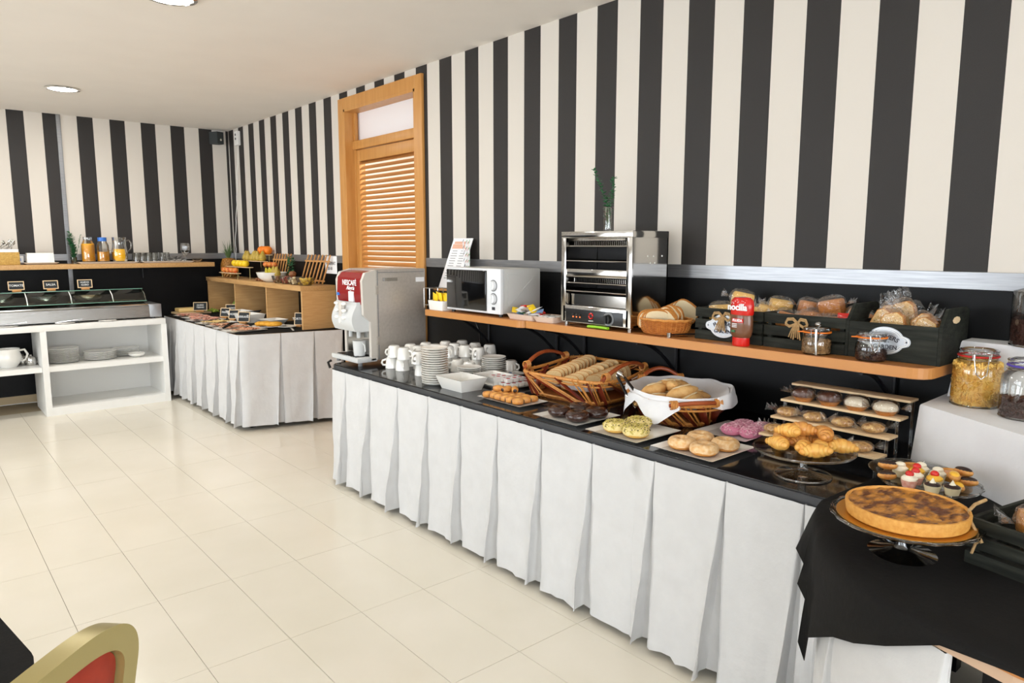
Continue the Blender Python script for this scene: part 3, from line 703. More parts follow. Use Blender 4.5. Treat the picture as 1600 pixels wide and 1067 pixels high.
# ---- conveyor-style grill toaster ----
t = thing('grill_toaster', 'two-deck stainless steel bread toaster with black control panel', 'toaster', (0, 0, SZ))
a, c = -5.752, -5.322; xf, xb = -.345, -.095
b = MB(); b.span((xf+.01, a, .02), (xb, a+.010, .425)); b.span((xf+.01, c-.010, .02), (xb, c, .425)); b.span((xb-.008, a, .02), (xb, c, .425)); b.span((xf+.02, a, .02), (xb, c, .028)); b.build('housing', 'steelm', t, smooth=False)
b = MB(); b.span((xf, a-.002, .41), (xb+.0, c+.002, .44), bev=.003); b.build('top_cover', 'steelm', t)
for y in (a, c-.030):
    b = MB(); b.span((xf, y, .018), (xf+.018, y+.030, .412), bev=.003); b.build('front_post', 'steelm', t)
b = MB(); b.span((xf+.004, a+.03, .232), (xf+.018, c-.03, .268), bev=.002); b.build('crossbar', 'steelm', t)
b = MB(); b.span((xf, a+.012, .018), (xf+.022, c-.012, .098), bev=.004); b.build('control_fascia', 'steelm', t)
b = MB(); b.span((xf-.002, a+.042, .022), (xf+.004, c-.035, .082), bev=.0015); cp = b.build('control_panel', 'black', t)
for i in range(3):
    b = MB(); b.ell((xf-.004, c-.085-.022*i, .055), (.004, .007, .007), seg=10, rings=6); b.build('switch', 'black', cp)
    b = MB(); b.ell((xf-.003, c-.085-.022*i, .046), (.003, .0035, .0035), seg=8, rings=5); b.build('indicator', 'led', cp)
b = MB(); b.cyl((xf-.001, a+.125, .050), .031, .0025, 24, Matrix.Rotation(-pi/2, 3, 'Y')); b.build('dial_scale', 'grey', cp)
b = MB(); b.cyl((xf-.002, a+.125, .050), .022, .018, 20, Matrix.Rotation(-pi/2, 3, 'Y'), r2=.019); b.span((xf-.026, a+.121, .032), (xf-.018, a+.129, .068)); b.build('timer_knob', 'black', cp)
b = MB()   # red round emblem
for s0, s1 in ((.15*pi, 1.0*pi), (1.15*pi, 2.0*pi)):
    pts = [(xf-.003, -5.520+.012*cos(s0+(s1-s0)*i/10), .056+.012*sin(s0+(s1-s0)*i/10)) for i in range(11)]; b.tube(pts, .0032, 6)
b.build('emblem', 'red', cp)
text('sammic', .010, 'lettering', 'paper', cp, face((xf-.0025, -5.520, .034)))
b = MB(); b.span((xf+.03, a+.012, .10), (xf+.034, c-.012, .15)); b.build('crumb_tray', 'steelm', t, smooth=False)
for z in (.165, .305):
    b = MB(); b.tube([(xf+.004, a+.012, z), (xf+.004, c-.012, z)], .003, 6); b.tube([(xb-.02, a+.012, z), (xb-.02, c-.012, z)], .003, 6)
    for i in range(30): y = a+.02+i*(c-a-.04)/29; b.tube([(xf+.004, y, z), (xb-.02, y, z)], .0015, 4)
    b.build('wire_rack', 'steelm', t)
for z in (.385, .215):
    b = MB()
    for i in range(36): y = a+.02+i*(c-a-.04)/35; b.box((-.2, y, z), (.22, .002, .02))
    b.tube([(xf+.012, a+.012, z-.012), (xf+.012, c-.012, z-.012)], .003, 6); b.build('heating_grille', 'steelm', t, smooth=False)
    b = MB()
    for x in (-.28, -.2, -.13): b.tube([(x, a+.012, z+.008), (x, c-.012, z+.008)], .004, 8)
    b.build('heating_element', 'darkm', t)
b = MB(); b.span((xb-.012, a+.012, .03), (xb-.009, c-.012, .40)); b.build('inner_back', 'darkm', t, smooth=False)
for x in (xf+.02, xb-.02):
    for y in (a+.02, c-.02):
        b = MB(); b.cyl((x, y, 0), .010, .022, 10); b.build('foot', 'steelm', t)
b = MB()
for x, z in ((-.24, .33), (-.20, .33), (-.14, .33), (-.22, .30), (-.19, .30)): b.ell((x, a-.001, z), (.004, .002, .004), seg=8, rings=5)
b.build('side_screws', 'porc', t)

# vase with twigs on the toaster
def twig(b, pts, n, ls, rnd):
    b.tube(pts, .0012, 5)
    for i in range(n):
        k = i/(n-1)*(len(pts)-1); j = int(min(k, len(pts)-2)); p = Vector(pts[j]).lerp(Vector(pts[j+1]), k-j)
        for s in range(3):
            a = rnd.uniform(0, 2*pi); d = Vector((cos(a), sin(a), rnd.uniform(.1, .8))).normalized()
            R = d.to_track_quat('X', 'Z').to_matrix(); b.ell(p+d*ls*.8, (ls*1.15, ls*.6, .0014), R, seg=6, rings=4)
t = thing('bud_vase', 'clear glass bud vase standing on the toaster', 'vase', (-.2, -5.482, SZ+.441))
b = MB(); b.lathe([(0, .001), (.020, .001), (.021, .006), (.021, .108), (.0225, .112), (.0215, .113), (.0185, .108), (.0185, .012), (0, .010)], seg=20); b.build('glass_tube', 'tglass', t)
rnd = random.Random(3); b = MB()
twig(b, [(0, 0, .02), (.005, .0, .1), (-.004, .035, .19), (-.01, .085, .285)], 22, .010, rnd)
twig(b, [(0, 0, .02), (0, -.01, .12), (0, -.022, .18), (-.003, -.032, .24)], 17, .010, rnd)
twig(b, [(0, 0, .02), (0, .01, .08), (0, .012, .15)], 9, .011, rnd)
o = b.build('greenery_sprig', 'green', loc=(-.2, -5.482, SZ+.441)); tag(o, 'two leafy green twigs standing in the bud vase on the toaster', 'twigs')

# menu card on easel, straws, sugar basket, sachet dish
t = thing('menu_card', 'printed white menu card leaning against the wall behind the microwave', 'menu', (0, 0, 0))
R = Matrix.Rotation(radians(22), 3, 'Y')
b = MB(); b.box((-.085, -4.118, 1.325), (.004, .20, .33), rot=R); b.build('sheet', 'paper', t, smooth=False)
TT = Matrix.Translation((-.085, -4.118, 1.325))@R.to_4x4()
def onmenu(w, h, y, z, m, nm):
    b = MB(); b.box((-.0025, y, z), (.0008, w, h)); b.bm.transform(TT); b.build(nm, m, t, smooth=False)
onmenu(.15, .016, 0, .135, 'inkp', 'printed_heading'); onmenu(.17, .03, 0, .11, 'inkp', 'printed_band')
for i in range(12):
    for y, w in ((.045, .07), (-.04, .06)): onmenu(w*(.7+.3*((i*7) % 5)/5), .005, y, .08-i*.0165, 'inkl', 'printed_line')
b = MB(); b.span((-.175, -4.26, 1.155), (-.155, -4.0, 1.168)); b.span((-.16, -4.25, 1.062), (-.15, -4.24, 1.16)); b.span((-.16, -4.03, 1.062), (-.15, -4.02, 1.16)); b.tube([(-.15, -4.15, 1.16), (-.02, -4.15, 1.06)], .005, 6); b.build('easel', 'bamboo', t, smooth=False)
t = thing('straw_cup', 'glass of paper straws hidden behind the microwave', 'cup', (-.135, -4.305, SZ))
b = MB(); b.lathe([(0, 0), (.026, 0), (.030, .16), (.028, .16), (.025, .004), (0, .004)], seg=18); b.build('tumbler', 'tglass', t)
rnd = random.Random(8); cols = ['strawn', 'strawr', 'strawg', 'strawn', 'strawg', 'strawr', 'strawg', 'strawg']
for i in range(8):
    y = .022-.0062*i; top = (rnd.uniform(-.012, .012), y*1.5, .405+rnd.uniform(-.006, .006)); bot = (rnd.uniform(-.008, .008), y*.35, .006)
    o = thing('paper_straw', '%s striped paper straw, %s from the left behind the microwave' % ({'strawn': 'navy', 'strawr': 'red', 'strawg': 'green'}[cols[i]], nth(i)), 'straw', (-.135, -4.305, SZ), group='striped paper straws')
    b = MB(); b.tube([bot, top], .0032, 8); b.build('tube', 'paper', o)
    b = MB(); A = Vector(bot); Bv = Vector(top); ax = (Bv-A).normalized(); u = ax.orthogonal().normalized(); w = ax.cross(u); N_ = 90
    b.tube([A.lerp(Bv, k/N_)+(u*cos(k*.75)+w*sin(k*.75))*.0029 for k in range(N_+1)], .0016, 4); b.build('stripe', cols[i], o)
t = thing('snack_tray', 'white rectangular dish of yellow snack packets left of the microwave', 'dish', (-.30, -4.30, SZ))
def dish(b, w, d, h, th=.006, fl=.018, r=.012):
    o0 = rrect(-w/2+fl, -d/2+fl, w/2-fl, d/2-fl, r, 3); o1 = rrect(-w/2, -d/2, w/2, d/2, r, 3); i1 = rrect(-w/2+th, -d/2+th, w/2-th, d/2-th, r, 3); i0 = rrect(-w/2+fl+th, -d/2+fl+th, w/2-fl-th, d/2-fl-th, r, 3)
    L = [[b.bm.verts.new((x, y, z)) for x, y in P] for P, z in ((o0, 0), (o1, h), (i1, h), (i0, th))]
    b._f(L[0][::-1]); b._f(L[3])
    for A, B in zip(L, L[1:]):
        for i in range(len(A)): b._f([A[i], A[(i+1) % len(A)], B[(i+1) % len(A)], B[i]])
b = MB(); dish(b, .15, .15, .055, .004, .006); b.build('dish', 'porc', t, ang=30)
def packet(b, w, h, th=.012):
    b.grid(lambda u, v: Vector(((u-.5)*w, th*sin(pi*u)*sin(pi*v)**.6, (v-.5)*h)), 8, 8); b.grid(lambda u, v: Vector(((u-.5)*w, -th*sin(pi*u)*sin(pi*v)**.6, (v-.5)*h)), 8, 8)
rnd = random.Random(4)
for i in range(7):
    o = thing('snack_packet', 'yellow snack packet, %s from the left in the dish by the microwave' % nth(i), 'packet', (-.33+.012*(i % 3), -4.245-.017*i, SZ+.052+.006*(i % 2)), group='yellow snack packets', rot=(radians(rnd.uniform(-14, 14)), radians(rnd.uniform(-20, 20)), radians(90+rnd.uniform(-25, 25))))
    b = MB(); packet(b, .062, .085, .008); b.build('wrapper', 'yelw', o)
    b = MB(); b.ell((0, .0085, -.01), (.017, .002, .014), seg=10, rings=6); b.ell((0, -.0085, -.01), (.017, .002, .014), seg=10, rings=6); b.build('printed_biscuit', 'brownp', o)
t = thing('wire_holder', 'small steel wire holder standing beside the yellow snack packets', 'holder', (-.29, -4.17, SZ))
b = MB()
for z in (.02, .12): b.tube([(-.05, -.03, z), (.05, -.03, z), (.05, .03, z), (-.05, .03, z)], .0025, 6, closed=True)
for x, y in ((-.05, -.03), (.05, -.03), (.05, .03), (-.05, .03)): b.tube([(x, y, 0), (x, y, .12)], .0025, 6)
b.build('wire_frame', 'steelm', t)
# sachet trays
for k, (x, y, w, d, lab) in enumerate(((-.31, -5.03, .10, .20, 'peach tray of mixed sachets beside the microwave'), (-.29, -5.20, .13, .15, 'peach tray of small tubs against the toaster'))):
    t = thing('sachet_tray', lab, 'tray', (x, y, SZ)); b = MB(); dish(b, w, d, .028, .003, .012); b.build('tray', 'peach', t, ang=30)
rnd = random.Random(12)
cm = ['paper', 'yelw', 'red', 'sp_blue', 'paper', 'red', 'green', 'paper', 'peach', 'red']
for i in range(16):
    x, y = -.31+rnd.uniform(-.025, .03), -4.97-.0105*i
    c_ = cm[i % 10]
    o = thing('sachet', '%s condiment sachet, %s from the left in the peach trays' % ({'paper': 'white', 'yelw': 'yellow', 'red': 'red-capped', 'sp_blue': 'lilac', 'green': 'green', 'peach': 'pale pink'}[c_], nth(i)), 'sachet', (x, y, SZ+.034+.012*(i % 3)), group='condiment sachets', rot=(radians(rnd.uniform(50, 95)), radians(rnd.uniform(-25, 25)), rnd.uniform(0, 3)))
    b = MB(); packet(b, .040, .058, .004); b.build('wrapper', 'paper' if c_ == 'red' else c_, o)
    if c_ == 'red': b = MB(); b.box((0, 0, .024), (.041, .006, .014)); b.build('red_end', 'red', o, smooth=False)
tubp = thing('butter_tub', 'x', 'tub'); b = MB(); b.lathe([(0, 0), (.012, 0), (.017, .016), (.019, .016), (.019, .018), (0, .018)], seg=14); b.build('tub', 'porc', tubp); tubp = Placer(tubp)
for i in range(6): tubp.put((-.325+.04*(i % 2), -5.165-.036*(i//2), SZ+.014+.0*(i % 2)), 0, 'small white butter tub, %s from the left in the tray against the toaster' % nth(i), 'small butter tubs')
t = thing('knife', 'knife with lime green handle on the shelf below the toaster', 'knife', (-.352, -5.63, SZ), 0)
b = MB(); b.tube([(0, .0, .009), (0, .05, .010), (-.002, .12, .009)], .009, 10, flat=.7); b.build('handle', 'lime', t)
b = MB(); b.prism([(.004, .12), (.004, .25), (-.002, .27), (-.008, .24), (-.010, .12)], .007, .0085); b.build('blade', 'steelm', t, smooth=False)
# ================= CROCKERY ON THE COUNTER =================
def lathe_thing(name, cat, prof, m, seg=24, part='body'):
    t = thing(name, 'x', cat); b = MB(); b.lathe(prof, seg=seg); b.build(part, m, t); return t
CT = CZ+.0005
SAUC = [(0, 0), (.032, 0), (.036, .003), (.058, .007), (.066, .0135), (.0655, .0150), (.056, .0105), (.034, .006), (0, .005)]
def stack(name, cat, prof, m, x, y, z, n, dz, where, group, jit=.0015, seg=24, sc=1):
    pl = Placer(lathe_thing(name, cat, prof, m, seg))
    for i in range(n):
        q = nth(n-1-i) if n-1-i < 20 else 'lowest'
        pl.put((x+random.uniform(-jit, jit), y+random.uniform(-jit, jit), z+i*dz), random.random()*6, '%s, %s from the top' % (where, 'topmost' if False else q), group, scale=sc)
stack('saucer', 'saucer', SAUC, 'porc', -.695, -4.765, CT, 16, .0118, 'white saucer in the tall stack beside the square dish', 'saucers in the tall stack', sc=1.05)
stack('saucer', 'saucer', SAUC, 'porc', -.46, -4.745, CT, 6, .0098, 'white saucer in the low stack right of the tall stack', 'saucers in the low stack')
stack('saucer', 'saucer', SAUC, 'porc', -.335, -4.80, CT, 10, .0108, 'white saucer in the middle-height stack at the back right', 'saucers in the right stack', sc=1.02)
# cups, upside down in two layers
cup = thing('coffee_cup', 'x', 'cup')
b = MB(); b.lathe([(0, .066), (.026, .066), (.0335, .058), (.039, .02), (.0405, 0), (.038, 0), (.036, .02), (.031, .056), (0, .061)], seg=22); b.build('bowl', 'porc', cup)
b = MB(); b.tube([(.037, 0, .018), (.052, 0, .018), (.060, 0, .030), (.056, 0, .044), (.035, 0, .050)], .0042, 8, flat=1.4); b.build('handle', 'porc', cup)
cup = Placer(cup)
rnd = random.Random(21)
rowsC = [(-.60, (-4.19, -4.30, -4.50)), (-.49, (-4.20, -4.31, -4.42, -4.53)), (-.38, (-4.20, -4.31, -4.42, -4.53, -4.64)), (-.27, (-4.24, -4.35, -4.46, -4.57)), (-.16, (-4.28, -4.40, -4.52, -4.63, -4.74))]
for ri, (x, ys) in enumerate(rowsC):
    for ci, y in enumerate(ys):
        cup.put((x, y, CT), rnd.uniform(2.2, 5.2), 'upturned white coffee cup, bottom layer, %s row from the front, %s from the left' % (nth(ri), nth(ci)), 'upturned coffee cups')
for ri, (x, ys) in enumerate(rowsC[:5]):
    for ci, y in enumerate(ys[:3 if ri else 2] if ri < 3 else ys[:4]):
        if ri == 4 and ci == 3: continue
        cup.put((x+rnd.uniform(-.01, .01), y-.012+rnd.uniform(-.01, .01), CT+.0665), rnd.uniform(2.2, 5.2), 'upturned white coffee cup, upper layer, %s row from the front, %s from the left' % (nth(ri), nth(ci)), 'upturned coffee cups')
cup.put((-.62, -4.50, CT+.0665), 3.6, 'white coffee cup stacked next to the tall saucer stack', 'upturned coffee cups')
t = thing('serving_dish', 'deep white rectangular dish in front of the saucer stacks', 'dish', (-.66, -4.945, CT)); b = MB(); dish(b, .17, .215, .062, .007, .022, .006); b.build('dish', 'porc', t, ang=30)
t = thing('serving_dish', 'second deep white rectangular dish behind the first, near the sachet plate', 'dish', (-.47, -4.965, CT), rz=.0); b = MB(); dish(b, .14, .17, .055, .006, .020, .006); b.build('dish', 'porc', t, ang=30)
def flatplate(name, label, x, y, z, w, d, m='porc', rz=0, rim=.012):
    t = thing(name, label, 'plate', (x, y, z), rz); b = MB(); dish(b, w, d, rim, .004, .022, .006)
    b.build('plate', m, t, ang=30); return t
flatplate('oblong_plate', 'white oblong plate with wrapped sachets behind the jam tubs', -.26, -4.80, CT, .20, .19)
rnd = random.Random(31)
for i in range(5):
    o = thing('butter_sachet', 'white and blue wrapped portion, %s from the left behind the jam tubs' % nth(i), 'sachet', (-.27+rnd.uniform(-.04, .04), -4.76-.025*i, CT+.016), rot=(rnd.uniform(1.2, 1.8), 0, rnd.uniform(0, 3)), group='wrapped butter portions')
    b = MB(); packet(b, .04, .05, .005); b.build('wrapper', 'paper', o); b = MB(); b.ell((0, .004, 0), (.010, .0018, .010), seg=8, rings=5); b.build('print', 'sp_blue', o)
flatplate('oblong_plate', 'white oblong plate carrying the jam tubs', -.41, -5.015, CT, .25, .27)
tub = thing('jam_tub', 'x', 'tub'); b = MB(); b.box((0, 0, .009), (.030, .030, .018), taper=1.15, bev=.002); b.build('tub', 'porc', tub); b = MB(); b.box((0, 0, .0190), (.037, .037, .0015)); b.build('foil_lid', 'paper', tub, smooth=False); b = MB(); b.cyl((0, 0, .0197), .011, .0006, 12); b.build('red_print', 'red', tub, smooth=False)
tub = Placer(tub); k = 0
for layer, (nx, ny, ox, oy) in enumerate(((5, 5, 0, 0), (3, 4, .018, .018))):
    for i in range(nx):
        for j in range(ny):
            tub.put((-.49+ox+.040*i+rnd.uniform(-.002, .002), -5.10+oy+.040*j+rnd.uniform(-.002, .002), CT+.006+.0225*layer), rnd.uniform(-.12, .12), 'jam portion with red print, %s layer, %s row from the front, %s from the right' % (('lower', 'upper')[layer], nth(i), nth(j)), 'jam portions on the oblong plate')

# ---- pastry plates ----
flatplate('square_plate', 'white plate with chocolate-filled mini pastries', -.655, -5.325, CT, .175, .30)
mp = thing('mini_chocolate_roll', 'x', 'pastry')
b = MB()
b.ell((0, 0, .016), (.030, .017, .016), seg=14, rings=8, fn=lambda p: Vector((max(-.86, min(.86, p.x*1.15)), p.y, p.z))); b.build('dough', 'crois', mp)
b = MB()
for s in (-1, 1): b.ell((s*.0262, 0, .015), (.0035, .0095, .0085), seg=10, rings=6)
b.build('chocolate_end', 'dkchoc', mp)
mp = Placer(mp)
for i in range(3):
    for j in range(6):
        mp.put((-.70+.042*i+rnd.uniform(-.005, .005), -5.215-.040*j+rnd.uniform(-.004, .004), CT+.005), radians(-55+rnd.uniform(-25, 25)), 'mini chocolate-filled roll, %s row from the front, %s from the left' % (nth(i), nth(j)), 'mini chocolate rolls')
for k in range(3): mp.put((-.66+.02*k, -5.235-.035*k, CT+.030), radians(-50+50*k), 'mini chocolate-filled roll lying on top of the pile, %s from the left' % nth(k), 'mini chocolate rolls')
PL = [(-.655, -5.735, 'white square plate carrying chocolate doughnuts'), (-.665, -6.045, 'white square plate carrying pistachio doughnuts'), (-.655, -6.350, 'white square plate carrying sugar-glazed doughnuts')]
for x, y, l in PL: flatplate('square_plate', l, x, y, CT, .265, .255)
flatplate('square_plate', 'white square plate carrying pink doughnuts', -.375, -6.305, CT, .235, .22)
def donut(R, r, dough, ice, label_cat='doughnut', top=None, spr=None, seed=1, sz=.95, n=130):
    t = thing('doughnut', 'x', 'doughnut'); b = MB(); b.torus((0, 0, r*sz), R, r, 26, 12, sz); b.build('dough', dough, t)
    if ice:
        def f(u, v):
            a = 2*pi*u; w = .10*sin(5*a+seed)+.05*sin(11*a); b0 = -.35+w; b1 = pi+.2; bb = b0+(b1-b0)*v; rr = r*1.05
            return Vector(((R+rr*cos(bb))*cos(a), (R+rr*cos(bb))*sin(a), r*sz+rr*sz*sin(bb)))
        b = MB(); b.grid(f, 30, 9, wrap=True); b.build('icing', ice, t)
    if spr:
        rr_ = random.Random(seed)
        for m_, frac, sz_ in spr:
            b = MB()
            for i in range(int(n*frac)):
                a = rr_.uniform(0, 2*pi); q = rr_.uniform(.05, 2.7); p = Vector(((R+r*1.06*cos(q))*cos(a), (R+r*1.06*cos(q))*sin(a), r*sz+r*1.06*sz*sin(q)))
                Rm = Matrix.Rotation(rr_.uniform(0, 3), 3, 'Z')@Matrix.Rotation(rr_.uniform(0, 3), 3, 'X'); b.box(p, (sz_, sz_*.7, sz_*.55), rot=Rm)
            tag(b.build('topping', m_, t, smooth=False), kind='stuff')
    return t
cd = Placer(donut(.028, .021, 'dchoc', 'dchoc'))
for (dx, dy, l) in ((-.045, .05, 'at the left of its plate'), (.055, .035, 'at the back of its plate'), (-.05, -.055, 'at the front of its plate'), (.05, -.065, 'at the right of its plate')): cd.put((-.655+dx, -5.735+dy, CT+.005), random.random()*6, 'dark chocolate doughnut '+l, 'chocolate doughnuts')
pd = Placer(donut(.029, .021, 'cakey', 'pistic', spr=(('spg', .72, .0055), ('spd', .28, .004)), seed=4, n=260))
for (dx, dy, l) in ((-.045, .035, 'at the left of its plate'), (.055, .01, 'at the back of its plate'), (-.045, -.062, 'at the right of its plate')): pd.put((-.665+dx, -6.035+dy, CT+.005), random.random()*6, 'pistachio-sprinkled doughnut '+l, 'pistachio doughnuts')
gd = Placer(donut(.028, .0205, 'donut', 'donuts', seed=7))
for (dx, dy, l) in ((-.052, .05, 'at the left of its plate'), (.05, .045, 'at the back of its plate'), (-.058, -.045, 'at the front of its plate'), (.045, -.06, 'at the right of its plate')): gd.put((-.655+dx, -6.350+dy, CT+.005), random.random()*6, 'sugar-glazed doughnut '+l, 'glazed doughnuts')
kd = Placer(donut(.022, .018, 'pinkic', 'pinkic', spr=(('pinksp', 1, .006),), seed=6, n=230))
for i, (dx, dy) in enumerate(((-.055, .025), (-.01, .025), (.035, .03), (-.045, -.045), (.0, -.045), (.05, -.04))): kd.put((-.355+dx, -6.335+dy, CT+.005), random.random()*6, 'pink sprinkled doughnut, %s on its plate counting from the front left' % nth(i), 'pink doughnuts')

# ---- croissant stand ----
def cakestand(label, x, y, R, h, foot=.083, scal=0):
    t = thing('glass_cake_stand', label, 'cake stand', (x, y, CT))
    b = MB(); b.lathe([(0, .004), (foot*.4, .004), (foot, .0015), (foot+.002, .0), (foot, .004), (foot*.5, .011), (.018, .018), (.012, .03), (.012, h-.016), (.02, h-.009), (R*.5, h-.006), (R*.98, h-.003), (R, h+.003), (R*.985, h+.0045), (R*.93, h), (0, h)], seg=48); b.build('stand', 'tglass', t)
    b = MB(); b.tube([(R*.99*cos(2*pi*i/72)*(1+scal*(.012 if i % 4 < 2 else -.012)), R*.99*sin(2*pi*i/72)*(1+scal*(.012 if i % 4 < 2 else -.012)), h+.002) for i in range(72)], .0028, 6, closed=True); b.tube([(foot*cos(2*pi*i/40), foot*sin(2*pi*i/40), .0026) for i in range(40)], .0026, 6, closed=True); b.build('rim', 'glass', t); return t
cakestand('round glass cake stand piled with croissants', -.655, -6.715, .15, .082)
def croissant(mt):
    t = thing('croissant', 'x', 'croissant'); b = MB(); L = .046
    prof = [(0, .15), (.06, .42), (.12, .40), (.14, .62), (.24, .62), (.27, .84), (.38, .84), (.41, 1), (.59, 1), (.62, .84), (.73, .84), (.76, .62), (.86, .62), (.88, .40), (.94, .42), (1, .15)]
    def rr(u):
        for (a, p), (c, q) in zip(prof, prof[1:]):
            if u <= c+1e-9: return .0235*(p+(q-p)*(u-a)/(c-a)+.06*sin(pi*((u-a)/(c-a))))
        return .003
    us = [i/44 for i in range(45)]; pts = [(L*1.05*sin((u-.5)*2.2), L*.75*(1-cos((u-.5)*2.2))-.01, .021) for u in us]
    b.tube(pts, lambda k: rr(k), 14, flat=.92); b.build('body', mt, t, ang=60); return t
ca, cb = Placer(croissant('crois')), Placer(croissant('croisl')); rnd = random.Random(5); n_ = 0
for (dx, dy, dz, rz, w, l) in ((-.085, .060, 0, 1.2, 1, 'at the left edge'), (-.06, -.015, 0, .3, 1, 'at the front left'), (-.075, -.085, 0, 2.1, 1, 'at the very front'), (.0, .085, 0, .9, 0, 'at the back left'), (.01, .01, .0, 2.6, 0, 'in the middle of the bottom layer'), (-.0, -.075, 0, 3.6, 1, 'at the front right'), (.07, .02, 0, .4, 0, 'at the back'), (.05, -.06, 0, 5.0, 0, 'at the right of the pile'), (.045, -.115, 0, 2.3, 1, 'at the right edge'),
    (-.035, .045, .034, 1.4, 1, 'resting on the left of the pile'), (.0, .01, .040, 2.2, 0, 'on top of the whole pile'), (.03, -.045, .034, .7, 0, 'resting on the right of the pile')):
    (cb if w else ca).put((-.655+dx*.85, -6.715+dy*.85, CT+.083+dz), rz, 'golden croissant %s of the cake stand' % l, 'croissants on the cake stand', rot=(rnd.uniform(-.15, .15), rnd.uniform(-.15, .15), rz))

# ---- tiered riser with wrapped cakes ----
t = thing('tiered_riser', 'four-tier pale wooden riser on clear legs', 'riser', (0, 0, 0))
tiers = [(-.24, .93, -6.445, -6.86), (-.315, .88, -6.445, -6.86), (-.39, .83, -6.45, -6.86), (-.465, .78, -6.45, -6.86)]
for (x, z, y1, y0) in tiers:
    b = MB(); b.span((x, y0, z-.008), (x+.068, y1, z), bev=.001); b.build('shelf', 'pine', t)
    for y in (y0+.012, y1-.012):
        for xx in ((x+.058,) if x > -.25 else (x+.012,)):
            b = MB(); b.span((xx-.004, y-.004, CT), (xx+.004, y+.004, z-.008)); b.build('clear_leg', 'tglass', t, smooth=False)
def bag(name, cat, label, loc, rz, size, inner, group, seed=1, scale=1, rot=None, ends=1):
    t = thing(name, label, cat, loc, rz, group, rot=rot); inner(t)
    w, d, h = size; rr_ = random.Random(seed); b = MB()
    def f(u, v):
        a = 2*pi*v; e = -1+2*u
        k = (1-abs(e)**3.2)**.5 if abs(e) < 1 else 0; k = max(k, .03)
        nz = 1+.10*noise.noise(Vector((e*4+seed*7, cos(a)*3, sin(a)*3)))
        return Vector((e*w*.5, d*.5*k*cos(a)*nz, h*.5+h*.5*k*sin(a)*nz))
    b.grid(f, 14, 16)
    for s in (-1, 1):
        if ends == 0: break
        def g(u, v): return Vector((s*(w*.5+.028*u), (v-.5)*d*(.35+.55*u), h*.45+.010*sin(v*19+seed)*u+.006*sin(v*31)*u+.010*u))
        b.grid(g, 4, 14)
    b.build('cellophane', 'film', t, ang=80); return t
def muffin(top, base):
    def f(t):
        b = MB(); b.lathe([(0, 0), (.026, 0), (.034, .012), (.037, .020), (.0, .021)], seg=20); b.build('cake', base, t)
        b = MB(); b.lathe([(.0375, .016), (.039, .022), (.034, .034), (.02, .042), (0, .045)], seg=20); b.build('topping', top, t)
    return f
def cookie(t):
    b = MB(); b.ell((0, 0, .016), (.036, .033, .015), seg=20, rings=10, fn=lambda p: p*(1+.10*noise.noise(p*3.1))); b.build('pastry', 'nutty', t)
G = 'wrapped cakes on the wooden riser'
for i, m_ in enumerate(('muffd', 'muffd', 'muffw', 'muffw')):
    bag('wrapped_muffin', 'muffin', '%s-topped muffin in cellophane, %s from the left on the riser shelf below the top' % ('cocoa' if i < 2 else 'white', nth(i)), (-.282, -6.515-.095*i, .8805), radians(90+8*i), (.088, .082, .052), muffin(m_, 'cake'), G, i+1, rot=None)
for i in range(4): bag('wrapped_pastry', 'pastry', 'nut pastry in cellophane, %s from the left on the third riser shelf' % nth(i), (-.357, -6.495-.10*i, .8305), radians(80+20*i), (.084, .078, .036), cookie, G, i+11)
for i in range(4): bag('wrapped_pastry', 'pastry', 'nut pastry in cellophane, %s from the left on the lowest riser shelf' % nth(i), (-.432, -6.49-.10*i, .7805), radians(70+20*i), (.084, .078, .036), cookie, G, i+21)

# ---- mini pastry stand ----
cakestand('glass cake stand of mini tartlets in front of the white cloth', -.63, -7.065, .125, .062, .07, 1)
t = thing('glass_plate', 'round ribbed glass plate behind the tartlet stand holding a quiche', 'plate', (-.50, -6.975, CT+.032))
b = MB(); b.lathe([(0, .0), (.05, 0), (.085, .010), (.12, .014), (.12, .016), (.085, .013), (.05, .004), (0, .004)], seg=40); b.build('plate', 'tglass', t); b = MB(); b.cyl((0, 0, -.032), .055, .03, 24, r2=.03); b.build('foot', 'tglass', t)
b = MB()
for k in (.7, .8, .9, 1.0): b.tube([(.118*k*cos(2*pi*i/48), .118*k*sin(2*pi*i/48), .015*k) for i in range(48)], .0012, 5, closed=True)
b.build('ribs', 'glass', t)
ZS = CT+.063
def P3(dx, dy, dz=0): return (-.63+dx, -7.065+dy, ZS+dz)
def quiche(label, loc, r=.042, rz=0):
    t = thing('mini_quiche', label, 'quiche', loc, rz); b = MB(); b.lathe([(0, 0), (r*.85, 0), (r, .010), (r*1.02, .017), (r*.93, .019), (r*.86, .014), (0, .013)], seg=24, sx=1.15); b.build('pastry_case', 'tartc', t)
    b = MB(); b.ell((0, 0, .0135), (r*.92, r*.8, .006), seg=18, rings=6); b.build('filling', 'custardb', t)
M['custardb'] = mat('browned_custard', rgb(232, 160, 60), .4, c2=rgb(180, 84, 30), scale=22, contrast=1.4, coat=.2)
quiche('small open quiche on the glass plate left of the white cloth', (-.535, -6.955, CT+.040), .046, 1)
quiche('small open quiche at the back of the tartlet stand', P3(.075, -.03), .040, .5)
quiche('small open quiche at the back left of the tartlet stand', P3(.055, .065), .034, .2)
